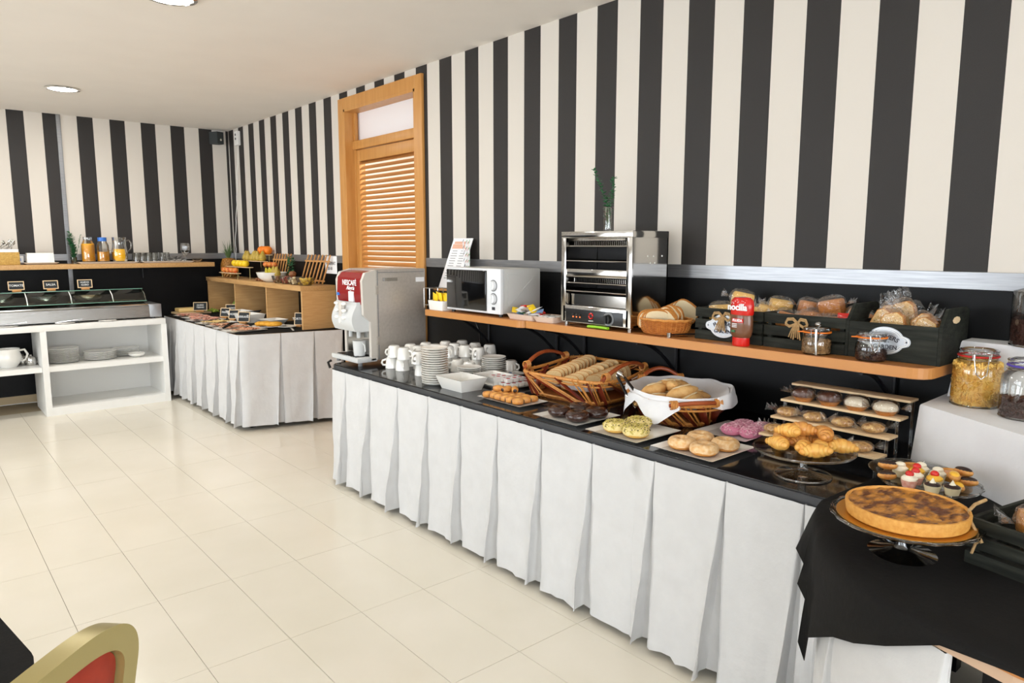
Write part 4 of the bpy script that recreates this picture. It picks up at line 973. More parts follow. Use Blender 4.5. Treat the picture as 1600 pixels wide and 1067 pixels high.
def tartlet(label, loc, kind, r=.021):
    t = thing('mini_tartlet', label, 'tartlet', loc, group='mini tartlets')
    b = MB(); n = 20; b.lathe([(0, 0), (r*.75, 0), (r, .020), (r*.94, .020), (r*.7, .004), (0, .004)], seg=n, wob=.02); b.build('cup', 'cupc' if kind != 'pink' else 'ham', t)
    if kind == 'choc':
        b = MB(); b.ell((0, 0, .020), (r*.92, r*.92, .007), seg=14, rings=7, fn=lambda p: p*(1+.15*noise.noise(p*4))); b.build('filling', 'dkchoc', t)
        b = MB(); b.lathe([(0, .040), (.004, .032), (.008, .026), (0, .025)], seg=10); b.build('cream_dot', 'whip', t)
    else:
        b = MB(); b.ell((0, 0, .022), (r*.95, r*.95, .012), seg=14, rings=7, fn=lambda p: p*(1+.18*noise.noise(p*3))); b.build('filling', 'custard' if kind == 'yel' else 'whip', t)
        if kind != 'cream': b = MB(); b.ell((0, 0, .036), (.011, .011, .009), seg=14, rings=8); b.build('cherry', 'cherry', t)
        else: b = MB(); b.ell((0, 0, .034), (.014, .014, .008), seg=14, rings=8); b.build('cream_swirl', 'whip', t)
for dx, dy, k, l in ((-.085, -.035, 'choc', 'chocolate-cream tartlet at the front of the stand, left of two'), (-.066, -.076, 'choc', 'chocolate-cream tartlet at the front of the stand, right of two'), (-.086, .022, 'pink', 'tall cherry tartlet at the front left of the stand'), (-.045, .022, 'pink', 'cherry tartlet directly behind the tall cherry one'), (-.035, -.022, 'yel', 'yellow custard tartlet with cherry in the middle of the stand'), (.0, .035, 'yel', 'custard tartlet with cherry behind the middle of the stand'), (.018, -.012, 'cream', 'white cream tartlet in the middle of the stand'), (-.01, .075, 'cream', 'white cream tartlet at the left of the stand'), (.03, .035, 'cream', 'white cream tartlet behind the cherry tartlets')): tartlet(l, P3(dx, dy), k)
def eclair(label, loc, rz, top='dkchoc', tilt=0):
    t = thing('mini_eclair', label, 'pastry', loc, group='mini eclairs', rot=(tilt, 0, rz)); b = MB(); t.scale = (.85, .85, .85); b.ell((0, 0, .014), (.030, .017, .014), seg=16, rings=8); b.build('bun', 'crois', t); b = MB(); b.ell((0, 0, .021), (.026, .014, .009), seg=14, rings=8); b.build('glaze', top, t)
eclair('chocolate-glazed mini eclair at the left edge of the stand', P3(-.07, .085), 2.2); eclair('chocolate-glazed mini eclair above the left edge of the stand', P3(-.045, .095, .022), 2.0)
eclair('custard-topped bun at the right of the stand', P3(-.025, -.075), .8, 'custard'); eclair('custard-topped bun resting higher at the right of the stand', P3(-.012, -.062, .022), .5, 'custard'); eclair('chocolate eclair standing at the back right of the stand', P3(.02, -.085, .006), 2.0)
eclair('chocolate eclair resting on top at the back right of the stand', P3(.03, -.07, .028), 1.4)
# ---- big tart ----
cakestand('large glass cake stand under the round apple tart', -1.03, -7.15, .155, .088, .088, 1)
t = thing('cake_board', 'round gold card under the apple tart', 'cake board', (-1.03, -7.15, CT+.0895)); b = MB(); b.lathe([(0, 0), (.143, 0), (.143, .002), (0, .002)], seg=48); b.build('card', 'gold', t)
t = thing('apple_tart', 'large round baked apple tart on the cake stand', 'tart', (-1.035, -7.155, CT+.092)); b = MB()
b.lathe([(0, 0), (.118, 0), (.124, .004), (.1275, .028), (.1265, .032), (.1225, .033), (.120, .027), (0, .026)], seg=96, wob=.003); b.build('crust', 'tartc', t)
b = MB()
def tf(u, v):
    r = .121*u; a = 2*pi*v; p = Vector((r*cos(a), r*sin(a), 0)); return Vector((p.x, p.y, .0285+.0035*noise.noise(p*45)+.0015*noise.noise(p*130)))
b.grid(lambda u, v: tf(v, u), 72, 16, wrap=True); b.build('apple_filling', 'tartf', t)
# tongs behind tart
t = thing('serving_tongs', 'steel ring-ended tongs lying behind the apple tart', 'tongs', (0, 0, 0)); b = MB()
for s in (0, 1): b.tube([(-.88+.035*s, -6.98-.07*s, CT+.02), (-.905+.03*s, -6.955-.06*s, CT+.035), (-.925+.03*s, -6.965-.06*s, CT+.02), (-.90+.03*s, -6.99-.06*s, CT+.008), (-.80, -7.10, CT+.006)], .0035, 8)
b.build('wire', 'steelm', t)
# ---- near right crate with wrapped loaf ----
def slatcrate(name, label, x0, x1, y0, y1, z, rows, th=.010, gap=.009, rope=None, plaque=None, mt='crate', solid=False):
    t = thing(name, label, 'crate', ((x0+x1)/2, (y0+y1)/2, z)); cx, cy = (x0+x1)/2, (y0+y1)/2; w = x1-x0; d = y1-y0; H_ = rows
    hs = (H_-gap*2)/3
    for k in range(1 if solid else 3):
        z0 = 0 if solid else k*(hs+gap); z1 = H_ if solid else z0+hs
        for nm, a, c in (('slat', (-w/2, -d/2), (-w/2+th, d/2)), ('slat', (w/2-th, -d/2), (w/2, d/2)), ('slat', (-w/2+th, -d/2), (w/2-th, -d/2+th)), ('slat', (-w/2+th, d/2-th), (w/2-th, d/2))):
            b = MB(); b.span((a[0], a[1], z0), (c[0], c[1], z1), bev=.0012); b.build(nm if not solid else 'side_board', mt, t)
    for sx in (-1, 1):
        for sy in (-1, 1):
            if solid: continue
            b = MB(); b.span((sx*(w/2-th-.014), sy*(d/2-th-.014), 0), (sx*(w/2-th), sy*(d/2-th), H_-.004)); b.build('corner_post', mt, t, smooth=False)
    b = MB(); b.span((-w/2+th, -d/2+th, .002), (w/2-th, d/2-th, .008)); b.build('bottom_board', mt, t, smooth=False)
    return t
t = slatcrate('wooden_crate', 'dark slatted crate on the near corner table at the right edge', -.99, -.70, -7.62, -7.285, CT+.006, .105)
t.rotation_euler = (0, 0, radians(-12)); t.location = (-.87, -7.455, CT+.006)
b = MB(); b.tube([(-1.005, -7.30, .80), (-.99, -7.272, .835), (-.975, -7.262, .855), (-.94, -7.262, .86), (-.91, -7.275, .868)], .0038, 7); b.tube([(-1.0, -7.292, .80), (-.995, -7.285, .79), (-1.015, -7.285, .775)], .003, 7); tag(b.build('rope_loop', 'rope'), 'jute rope end on the crate at the right edge', 'rope')
def loaf(m_, w, d, h, m2=None):
    def f(t):
        b = MB(); b.box((0, 0, h/2), (w, d, h), bev=min(h, d)*.22); b.build('loaf', m_, t)
        if m2: b = MB(); b.ell((0, 0, h*.92), (w*.46, d*.46, h*.2), seg=16, rings=8); b.build('top_crust', m2, t)
    return f
bag('wrapped_loaf', 'loaf', 'wrapped golden brioche loaf in the crate at the right edge', (-.90, -7.405, CT+.075), radians(-62), (.16, .11, .085), loaf('crois', .13, .085, .06, 'croisl'), 'wrapped loaves in the near crate', 41)
bag('wrapped_loaf', 'loaf', 'wrapped brown loaf lower in the crate at the right edge', (-.86, -7.44, CT+.022), radians(-70), (.16, .11, .07), loaf('cake', .13, .085, .05), 'wrapped loaves in the near crate', 42)
bag('wrapped_loaf', 'loaf', 'wrapped bun behind the brioche in the near crate', (-.79, -7.42, CT+.10), radians(-30), (.12, .09, .06), loaf('nutty', .09, .07, .04), 'wrapped loaves in the near crate', 43)
# ---- big cereal jars ----
def flakes(r, z0, z1, m_, n, sz, parent, seed, thin=.25, name='cereal'):
    rr_ = random.Random(seed); b = MB(); b.cyl((0, 0, z0), r*.93, z1-z0-sz*.5, 24)
    for i in range(n):
        a = rr_.uniform(0, 2*pi); top = rr_.random() < .25; q = r*(rr_.random()**.5 if top else rr_.uniform(.93, .985)); zz = z1-rr_.uniform(0, sz*.5) if top else rr_.uniform(z0+sz*.3, z1)
        R_ = Matrix.Rotation(rr_.uniform(0, 6), 3, 'Z')@Matrix.Rotation(rr_.uniform(-1.2, 1.2), 3, 'X')@Matrix.Rotation(rr_.uniform(0, 3), 3, 'Y')
        q = min(q, r-sz*.35); b.box((q*cos(a), q*sin(a), zz), (sz, sz*.8, sz*thin), rot=R_)
    return tag(b.build(name, m_, parent, smooth=False), kind='stuff')
def bigjar(label, x, y, z, R, h, rub, fill, m_, lidr, seed, flz=.012, neck=.80, latch=True, n=1200):
    t = thing('storage_jar', label, 'jar', (x, y, z), group='clip-top cereal jars'); nk = h*neck
    b = MB(); b.lathe([(0, .001), (R*.93, .001), (R, .008), (R, nk-.03), (R*.97, nk-.015), (lidr, nk), (lidr, nk+.012)], seg=40); b.lathe([(lidr, nk+.014), (lidr*1.04, nk+.020), (lidr*1.02, h-.008), (lidr*.8, h), (lidr*.78, h-.003), (0, h-.003)], seg=40); b.build('glass_body', 'tglass', t)
    b = MB(); b.tube([(R*.97*cos(2*pi*i/40), R*.97*sin(2*pi*i/40), .004) for i in range(40)], .003, 6, closed=True); b.build('glass_ring', 'glass', t); b = MB(); b.tube([(lidr*1.03*cos(2*pi*i/40), lidr*1.03*sin(2*pi*i/40), h-.006) for i in range(40)], .0028, 6, closed=True); b.build('glass_ring', 'glass', t)
    b = MB(); b.tube([(lidr*1.05*cos(2*pi*i/40), lidr*1.05*sin(2*pi*i/40), nk+.014) for i in range(40)], .0032, 6, closed=True); b.build('rubber_seal', rub, t)
    b = MB(); b.tube([(lidr*1.07*cos(2*pi*i/40), lidr*1.07*sin(2*pi*i/40), nk+.004) for i in range(40)], .0014, 5, closed=True)
    a0 = radians(205); ux, uy = cos(a0), sin(a0); vx, vy = -uy, ux
    def q(r_, s, zz): return (ux*r_+vx*s, uy*r_+vy*s, zz)
    b.tube([q(lidr*1.08, -.020, nk+.022), q(lidr*1.16, -.018, nk+.0), q(R*1.04, -.014, nk-.035), q(R*1.05, 0, nk-.05), q(R*1.04, .014, nk-.035), q(lidr*1.16, .018, nk+.0), q(lidr*1.08, .020, nk+.022)], .0017, 6)
    b.tube([q(lidr*1.10, -.022, nk+.005), q(lidr*1.02, -.026, h-.01), q(lidr*.99, 0, h-.004), q(lidr*1.02, .026, h-.01), q(lidr*1.10, .022, nk+.005)], .0017, 6); b.build('wire_clip', 'steelm', t)
    flakes(R*.96, .006, fill, m_, n, flz, t, seed); return t
bigjar('clip-top jar with red seal filled with corn flakes', -.195, -7.030, LZ, .068, .180, 'rubr', .135, 'cflake', .052, 1, .013)
bigjar('clip-top jar with violet seal a third full of chocolate flakes', -.275, -7.185, LZ, .068, .175, 'rubv', .052, 'cchoc', .052, 2, .013, n=600)
bigjar('tallest clip-top jar with orange seal of chocolate rice on the upper step', -.092, -7.165, UZ, .085, .215, 'rubo', .075, 'cchoc', .036, 3, .006, neck=.86, n=1400)
# ================= BASKETS ON THE COUNTER =================
def slatted_basket(t, wx, wy, h, fl, zr=None, oval=False, nsp=(9, 7)):
    def ring(k, z, n=64):   # k: 0 base .. 1 rim
        out = []
        hx, hy = wx/2*(1-fl*(1-k)), wy/2*(1-fl*(1-k))
        for i in range(n):
            a = 2*pi*i/n
            e = 1.0 if oval else .38
            c, s = cos(a), sin(a); x = hx*math.copysign(abs(c)**e, c); y = hy*math.copysign(abs(s)**e, s)
            out.append(Vector((x, y, z+(zr(x, y)*k if zr else 0))))
        return out
    base = ring(0, .004); rim = ring(1, h); n = 64
    b = MB(); b.prism([(p.x, p.y) for p in base], .0, .008); b.build('base', 'wick', t, smooth=False)
    b = MB(); b.tube(rim, .008, 7, closed=True); b.build('rim', 'wickl', t)
    b = MB(); b.tube([p+Vector((0, 0, -.02)) for p in ring(.9, h)], .0045, 6, closed=True); b.tube(ring(.05, .012), .006, 6, closed=True); b.build('inner_hoop', 'wickl', t)
    k = 0
    for i in range(0, n, 2):
        k += 1; j = (i+5) % n; wide = k % 2
        p0, p1 = rim[i], base[j]; mid = (p0+p1)/2+Vector((p0.x, p0.y, 0)).normalized()*.004
        b = MB(); o_ = Vector((p0.x, p0.y, 0)).normalized()
        pts = [p0, p0.lerp(p1, .33)+o_*.005, p0.lerp(p1, .66)+o_*.004, p1+o_*.003]
        b.tube(pts, .016 if wide else .0042, 6, flat=.22 if wide else 1); b.build('splint' if wide else 'cane', 'redw' if wide else 'wickl', t)
        if wide:
            b = MB()
            for dd in (1.6, 2.0):
                q0, q1 = rim[int(i+dd) % n], base[int(j+dd) % n]; b.tube([q0+Vector((0, 0, .009)), q0+o_*.010, q0.lerp(q1, .5)+o_*.008, q1+o_*.006], .0028, 5)
            b.build('cane', 'wickl', t)
    return rim
def basket_handle(t, p, q, rise, out):
    p, q = Vector(p), Vector(q); b = MB(); pts = []
    for i in range(17):
        u = i/16; m = p.lerp(q, u); m = m+Vector((out[0], out[1], rise))*sin(pi*u)**.75; pts.append(m)
    b.tube(pts, .011, 9, flat=.8); h = b.build('handle', 'hand', t)
    for e in (pts[1], pts[-2]):
        b = MB()
        for k in range(5): c = e+(q-p).normalized()*(k-2)*.006; b.torus(c, .0155, .0028, 14, 5, rot=(q-p).normalized().to_track_quat('Z', 'Y').to_matrix())
        b.build('cane_binding', 'wickl', h)
t = thing('bread_basket', 'large slatted willow basket with two handles holding sliced bread', 'basket', (-.295, -5.44, CT), radians(4))
slatted_basket(t, .42, .50, .110, .16, zr=lambda x, y: .05*(x/.21+.2)*.5 if x > 0 else 0)
basket_handle(t, (-.17, .235, .118), (.15, .235, .135), .055, (0, .02)); basket_handle(t, (-.17, -.235, .118), (.15, -.235, .135), .055, (0, -.02))
b = MB(); b.grid(lambda u, v: Vector((-.17+.34*u, -.21+.42*v, .03+.07*(abs(2*u-1)**3+abs(2*v-1)**3)*.6+.004*sin(u*17+v*9))), 14, 14); o = b.build('paper_liner', 'paper', loc=(-.295, -5.44, CT)); tag(o, 'white paper liner under the sliced bread in the willow basket', 'paper')
def slice_proto(w, h, th, crumb, crust='crust'):
    t = thing('bread_slice', 'x', 'bread slice')
    P = []
    for i in range(20):
        a = 2*pi*i/20; x = cos(a); y = sin(a); P.append((w/2*math.copysign(abs(x)**.75, x), h*.5+h/2*(math.copysign(abs(y)**(.75 if y > 0 else .45), y))))
    T_ = Matrix(((0, 0, 1, 0), (1, 0, 0, 0), (0, 1, 0, 0), (0, 0, 0, 1)))
    b = MB(); b.prism(P, -th/2, th/2, T_); b.build('crust', crust, t, smooth=False)
    b = MB(); b.prism([(x*.93, h*.5+(y-h*.5)*.93) for x, y in P], -th/2-.0006, th/2+.0006, T_); b.build('crumb', crumb, t, smooth=False)
    return t
sl = Placer(slice_proto(.085, .075, .010, 'toastc')); rnd = random.Random(9); bz = CT+.028
def tilt(rz, ty): return Matrix.Rotation(rz, 4, 'Z')@Matrix.Rotation(ty, 4, 'Y')
for k in range(11):
    u = k/10; R_ = tilt(radians(28+rnd.uniform(-4, 4)), radians(30+rnd.uniform(0, 8))).to_euler()
    sl.put((-.425+.26*u, -5.345+.02*u+rnd.uniform(-.004, .004), bz+.022+.045*u), rot=R_, label='toast slice in the left row of the willow basket, %s from the front' % nth(k), group='slices in the willow basket')
for k in range(9):
    u = k/8; R_ = tilt(radians(22+rnd.uniform(-4, 4)), radians(34+rnd.uniform(0, 8))).to_euler()
    sl.put((-.435+.27*u, -5.47+.0*u+rnd.uniform(-.004, .004), bz+.016+.050*u), rot=R_, label='toast slice in the middle row of the willow basket, %s from the front' % nth(k), group='slices in the willow basket')
for k in range(9):
    u = k/8; R_ = tilt(radians(70+rnd.uniform(-4, 4)), radians(30)).to_euler()
    sl.put((-.36+.20*u, -5.565-.0*u, bz+.02+.03*u), rot=R_, label='thin toast slice in the right row of the willow basket, %s from the front' % nth(k), group='slices in the willow basket')
# ---- basket 2 with napkin and rolls ----
BX, BY = -.325, -6.0
t = thing('roll_basket', 'oval willow basket lined with a white napkin holding bread rolls', 'basket', (BX, BY, CT), radians(-35))
slatted_basket(t, .40, .50, .100, .34, oval=True)
basket_handle(t, (-.10, .235, .105), (.10, .235, .105), .055, (0, .03)); basket_handle(t, (-.11, -.225, .100), (.09, -.225, .105), .012, (0, -.03))
b = MB()
Rz = Matrix.Rotation(radians(-35), 3, 'Z')
def nap(u, v):
    a = 2*pi*u; rx, ry = .195, .245
    if v < .55:
        k = .15+.85*(v/.55); z = .03+.10*k**2.2
    else:
        w = (v-.55)/.45; back = max(0, cos(a-radians(-25))); fr = max(0, cos(a-radians(185))); z = .108+.014*sin(pi*w)+(.025*back*sin(pi*min(w, .6)/.6)); k = 1+.13*sin(pi*w*.5)
        drop = .008+.11*fr**1.0*abs(((a*1.45/pi*2.2) % 1)*2-1)+.02*back; z -= drop*w**1.6
        if abs(sin(a)) > .93: k = 1-.12*w; z = .106-.02*w
    f_ = .006*sin(a*9+v*5)*v
    return Rz@Vector(((rx*k+f_)*cos(a), (ry*k+f_)*sin(a), z+f_*.6))
b.grid(nap, 90, 22, wrap=True); o = b.build('napkin', 'linen', loc=(BX, BY, CT)); tag(o, 'white linen napkin lining the roll basket and folded over its front', 'napkin')
rp = thing('bread_roll', 'x', 'bread roll')
b = MB(); b.ell((0, 0, .022), (.064, .030, .024), seg=22, rings=14, fn=lambda p: Vector((p.x*(1+.12*abs(p.x)**3), p.y*(1-.25*p.x*p.x), p.z*(1-.2*p.x*p.x)-(.10*math.exp(-(p.y*5)**2) if p.z > 0 else 0)))); b.build('crust', 'rollm', rp)
b = MB(); b.ell((0, 0, .0425), (.044, .0055, .0035), seg=12, rings=6); b.build('score_line', 'crumb', rp); rp = Placer(rp); rnd = random.Random(2)
for dx, dy, dz, rz, l in ((.02, .11, .03, 40, 'at the back left'), (-.10, .09, .03, 75, 'at the left edge'), (-.09, .03, .03, 55, 'at the front of the lower layer'), (.0, .0, .03, -10, 'hidden in the middle'), (.06, -.03, .035, 20, 'at the back right'), (-.03, -.09, .035, 60, 'at the right edge'), (-.06, .065, .062, 55, 'lying left on top, pale and long'), (.0, .02, .072, 100, 'standing in the middle on top'), (.035, .055, .070, 30, 'at the back of the top layer'), (-.035, -.055, .066, 45, 'at the front right on top')):
    p = Matrix.Rotation(0, 3, 'Z')@Vector((dx, dy, 0)); rp.put((BX+p.x-.01, BY+p.y, CT+dz+.030), rot=(rnd.uniform(-.2, .2), rnd.uniform(-.25, .25), radians(rz-60)), label='crusty bread roll %s of the napkin-lined basket' % l, group='bread rolls', scale=1.12)
t = thing('serving_tongs', 'steel and black tongs leaning on the edge of the roll basket', 'tongs', (0, 0, 0)); b = MB()
for s in (-.012, .012):
    b.tube([(-.50+s*.4, -5.83-s, .905), (-.50+s, -5.90-s*1.6, .83), (-.50+s*1.2, -5.955-s*1.8, .785)], .006, 8, flat=.5)
b.build('arms', 'steelm', t); b = MB()
for s in (-.012, .012): b.tube([(-.502+s*.5, -5.84-s*1.1, .898), (-.502+s, -5.90-s*1.6, .834)], .0075, 8, flat=.6)
b.build('black_grip', 'black', t); b = MB(); b.tube([(-.505, -5.822, .915), (-.495, -5.838, .905)], .012, 10); b.build('hinge', 'steelm', t)
# ---- shelf basket (woven) ----
t = thing('wicker_bread_basket', 'small oval wicker basket of white bread slices on the shelf', 'basket', (-.26, -5.870, SZ)); t.scale = (.84, .84, .95); b = MB()
rowsn = 15; st = 34
for r_ in range(rowsn):
    z = .006+.060*r_/(rowsn-1); k = .80+.20*(r_/(rowsn-1))**.7; pts = []
    for i in range(st*4):
        a = 2*pi*i/(st*4); w = .003*cos(pi*(i/2)+pi*r_) if i % 2 == 0 else 0; w = .0032*cos(2*pi*i/8+pi*r_)
        pts.append(((.100*k+w)*cos(a), (.148*k+w)*sin(a), z))
    b.tube(pts, .0026, 5, closed=True)
tag(b.build('woven_wall', 'wick', t), kind='stuff')
b = MB()
for i in range(st//2*2):
    a = 2*pi*i/st; b.tube([(.078*cos(a), .116*sin(a), .004), (.094*cos(a), .139*sin(a), .03), (.101*cos(a), .149*sin(a), .068)], .0022, 4)
tag(b.build('stakes', 'wickl', t), kind='stuff')
b = MB(); b.tube([(.104*cos(2*pi*i/60), .152*sin(2*pi*i/60), .070+.0015*sin(i*1.6)) for i in range(60)], .0058, 7, closed=True); b.build('rolled_rim', 'wickl', t)
b = MB(); b.lathe([(0, .002), (.98, .002), (.98, .006), (0, .006)], seg=30, sx=.078, sy=.116); b.build('base', 'wick', t, smooth=False)
wsl = Placer(slice_proto(.13, .105, .014, 'crumb'))
for i, (dx, dy, dz, rz, ty, rx) in enumerate(((-.03, .085, .008, 55, -20, 0), (-.025, .06, .012, 50, -26, 0), (-.035, .02, .012, 30, -22, 0), (-.01, .035, .012, 35, -20, 0), (.0, -.035, .022, 5, -12, -38), (-.015, -.055, .015, 0, -16, -42), (.02, -.05, .03, 0, -10, -45), (.035, -.02, .02, 20, -10, -10))):
    R_ = (Matrix.Rotation(radians(rz), 4, 'Z')@Matrix.Rotation(radians(ty), 4, 'Y')@Matrix.Rotation(radians(rx), 4, 'X')).to_euler()
    wsl.put((-.255+dx*.85, -5.872+dy*.82, SZ+.012+dz), rot=R_, label='white bread slice in the small shelf basket, %s from the left' % nth(i), group='white bread slices on the shelf', scale=.86)
for i in range(3):
    wsl.put((-.10, -5.79-.022*i, SZ+.03+.01*i), rot=(radians(35), radians(-12), radians(15)), label='dark-crusted slice behind the toaster, %s from the left' % nth(i), group='white bread slices on the shelf', scale=.9)
b = MB(); b.lathe([(0, 0), (.04, 0), (.055, .05), (.052, .05), (.037, .004), (0, .004)], seg=20); o = b.build('blue_bowl', mat('pale_blue_glass', rgb(110, 140, 160), .2), loc=(-.10, -5.82, SZ)); tag(o, 'small blue-grey bowl behind the toaster holding dark crusts', 'bowl')
t = thing('serving_tongs', 'dark steel tongs lying on the shelf right of the wicker basket', 'tongs', (0, 0, SZ)); b = MB()
for s in (-.010, .012): b.tube([(-.33, -5.955, .010), (-.27+s, -5.99, .012), (-.20+s*1.6, -6.02, .010)], .0045, 7, flat=.6)
b.build('arms', 'darkm', t); b = MB(); b.cyl((-.333, -5.95, .001), .010, .018, 12); b.build('hinge', 'steelm', t)
# ---- crates on the shelf ----
def bow(loc, label):
    b = MB(); x, y, z = loc
    for s in (-1, 1):
        for r_ in (0, .006): b.tube([(x, y, z-r_), (x-.006, y+s*.014, z+.016-r_), (x-.008, y+s*.034, z+.014-r_), (x-.008, y+s*.042, z-.002-r_), (x-.006, y+s*.028, z-.014-r_*.5), (x-.002, y+s*.004, z-.002-r_)], .0034, 6)
    for k in range(6): b.tube([(x-.004, y+(k-2.5)*.003, z-.004), (x-.008, y+(k-2.5)*.006+.004, z-.03), (x-.006, y+(k-2.5)*.009+.006, z-.062+.004*(k % 3))], .0026, 5)
    o = b.build('rope_bow', 'rope'); return tag(o, label, 'bow')
cr = []
cr.append(slatcrate('wooden_crate', 'dark slatted crate behind the squeeze bottle, left on the shelf', -.275, -.045, -6.335, -6.035, SZ, .128))
cr.append(slatcrate('wooden_crate', 'dark slatted crate with rope bow, middle of the shelf', -.275, -.045, -6.648, -6.342, SZ, .128))
cr.append(slatcrate('wooden_crate', 'dark solid-sided crate with oval metal plaque, right end of the shelf', -.275, -.045, -6.938, -6.660, SZ, .122, solid=True))
bow((-.278, -6.165, SZ+.100), 'jute rope bow tied on the left shelf crate'); bow((-.278, -6.475, SZ+.100), 'jute rope bow tied on the middle shelf crate')
for s, yy in ((-1, -6.938), (1, -6.660)):
    b = MB(); P_ = [(-.115, .0), (.115, .0), (.115, .17), (.09, .178), (-.07, .178), (-.115, .125)]
    b.prism(P_, 0, .010, T); b.build('end_board', 'crate', cr[2], smooth=False, loc=(0, (yy-(-6.799))+(-.010 if s < 0 else 0)-(.0 if s < 0 else 0)+(-.001 if s < 0 else .001), 0))
b = MB(); b.ell((0, -.1505, .14), (.035, .001, .012), seg=16, rings=4); b.build('handle_hole', 'pine', cr[2])
def plaque(c, y, z, full=True):
    P_ = []
    for i in range(72):
        a = 2*pi*i/72; rr0 = 1/math.hypot(cos(a)/.060, sin(a)/.046); ca = abs(cos(a)); dd = .017**2-(.062*sin(a))**2; rr1 = .062*ca+math.sqrt(dd) if dd > 0 else 0; rr0 = max(rr0, rr1); P_.append((rr0*cos(a), rr0*sin(a))); continue
        a = 2*pi*i/72; r_x = .055+.022*math.exp(-(sin(a)*3.2)**2)*1; r_y = .036*(1 if abs(cos(a)) < .8 else .85); P_.append((r_x*1.02*cos(a), r_y*1.28*sin(a)))
    F = Matrix.Translation((-.1155, y, z))@Matrix(((0, 0, -1, 0), (-1, 0, 0, 0), (0, 1, 0, 0), (0, 0, 0, 1)))
    b = MB(); b.prism(P_, 0, .0015, F); p = b.build('oval_plaque', 'skin', c, smooth=False)
    b = MB(); b.tube([F@Vector((x*.92, y_*.90, .002)) for x, y_ in P_], .0012, 5, closed=True); b.tube([F@Vector((x*.80, y_*.80, .0018)) for x, y_ in P_], .0007, 5, closed=True); b.build('plaque_border', 'porc', p)
    text('FLOWERS', .020, 'lettering', 'ink', p, F@Matrix.Translation((0, .013, .0022)), bold=.0004, arc=.075)
    text('- & -', .014, 'lettering', 'ink', p, F@Matrix.Translation((0, -.002, .0022)), bold=.0004)
    text('GARDEN', .019, 'lettering', 'ink', p, F@Matrix.Translation((0, -.021, .0022)), bold=.0004)
    b = MB()
    for s in (-1, 1): b.ell(F@Vector((s*.066, 0, .002)), (.001, .003, .003), seg=8, rings=5)
    b.build('plaque_screw', 'ink', p)
plaque(cr[2], .018, .066); plaque(cr[0], .020, .060)
rnd = random.Random(17)
def cake(m_): return loaf(m_, .085, .05, .06)
lab = 0
specs = [(-.17, -6.085, .115, 20, 'cakey', 'yellow sponge cake, tilted, at the left end of the left crate'), (-.12, -6.145, .165, 80, 'cakey', 'yellow sponge cake standing highest in the left crate'), (-.17, -6.215, .115, 10, 'cakey', 'yellow sponge cake behind the squeeze bottle'), (-.15, -6.275, .120, 5, 'cakey', 'yellow sponge cake right of the squeeze bottle'), (-.10, -6.30, .145, 85, 'cakey', 'yellow sponge cake at the back right of the left crate'),
 (-.19, -6.385, .105, 40, 'cake', 'brown sponge cake leaning at the left of the middle crate'), (-.10, -6.425, .145, 100, 'cake', 'brown sponge cake standing at the back of the middle crate'), (-.18, -6.465, .110, -20, 'cake', 'brown sponge cake at the front of the middle crate'), (-.12, -6.53, .160, 0, 'cake', 'big brown square cake on top of the middle crate'), (-.20, -6.55, .100, 15, 'cake', 'brown cake low at the front of the middle crate'), (-.12, -6.615, .125, 35, 'cake', 'brown cake at the right of the middle crate')]
for i, (x, y, z, rz, m_, l) in enumerate(specs):
    bag('wrapped_cake', 'cake', l, (x, y, SZ+z-.040), 0, (.115, .066, .078), cake(m_), 'wrapped cakes in the shelf crates', 60+i, rot=(radians(rnd.uniform(-15, 15)), radians(rnd.uniform(-22, 12)), radians(90+rz*.5)))
b = MB(); packet(b, .07, .03, .006); o = b.build('red_packet', 'red', loc=(-.20, -6.615, SZ+.125)); o.rotation_euler = (.3, 0, 1.5); tag(o, 'small red packet at the front right of the middle crate', 'packet')
def seeded(t):
    T_ = Matrix(((1, 0, 0, 0), (0, 0, 1, 0), (0, 1, 0, 0), (0, 0, 0, 1))); P_ = [(-.032, 0), (.032, 0), (.036, .07), (.02, .088), (-.02, .088), (-.036, .07)]
    b = MB(); b.prism(P_, -.013, .013, T_); b.build('crust', 'crust', t, smooth=False)
    b = MB(); b.prism([(x*.93, .044+(z-.044)*.95) for x, z in P_], -.0136, .0136, T_); b.build('crumb', 'seedb', t, smooth=False)
    b = MB(); rr_ = random.Random(3)
    for i in range(34): b.box((rr_.uniform(-.027, .027), (-1)**i*.0138, rr_.uniform(.008, .078)), (.003, .001, .002), rz=rr_.random())
    tag(b.build('seeds', 'spd', t, smooth=False), kind='stuff')
for i, (x, y, z, rx, ry, rz, l) in enumerate(((-.19, -6.715, .07, 0, -32, 80, 'seeded bread slices leaning at the left of the right crate'), (-.13, -6.75, .075, 0, 10, 95, 'seeded bread slices behind the leftmost pair in the right crate'), (-.20, -6.785, .055, 0, 12, 95, 'seeded bread slices in the middle of the right crate'), (-.14, -6.80, .090, 0, 18, 92, 'tallest seeded bread slices in the right crate'), (-.20, -6.85, .05, 0, -30, 85, 'seeded bread slices lying low in the right crate'), (-.17, -6.895, .065, 0, 42, 90, 'seeded bread slices at the right end of the right crate'))):
    bq = bag('wrapped_bread', 'bread', l, (x, y, SZ+z+.012), 0, (.085, .036, .105), seeded, 'wrapped seeded bread in the right crate', 80+i, ends=0, rot=(Matrix.Rotation(radians(rz), 4, 'Z')@Matrix.Rotation(radians(ry), 4, 'Y')).to_euler())
    b = MB(); b.grid(lambda u, v: Vector(((v-.5)*.07, .012*sin(v*17+i)*u, .10+.035*u+.006*sin(v*23+i))), 4, 12); o = b.build('cellophane_frill', 'film', bq)
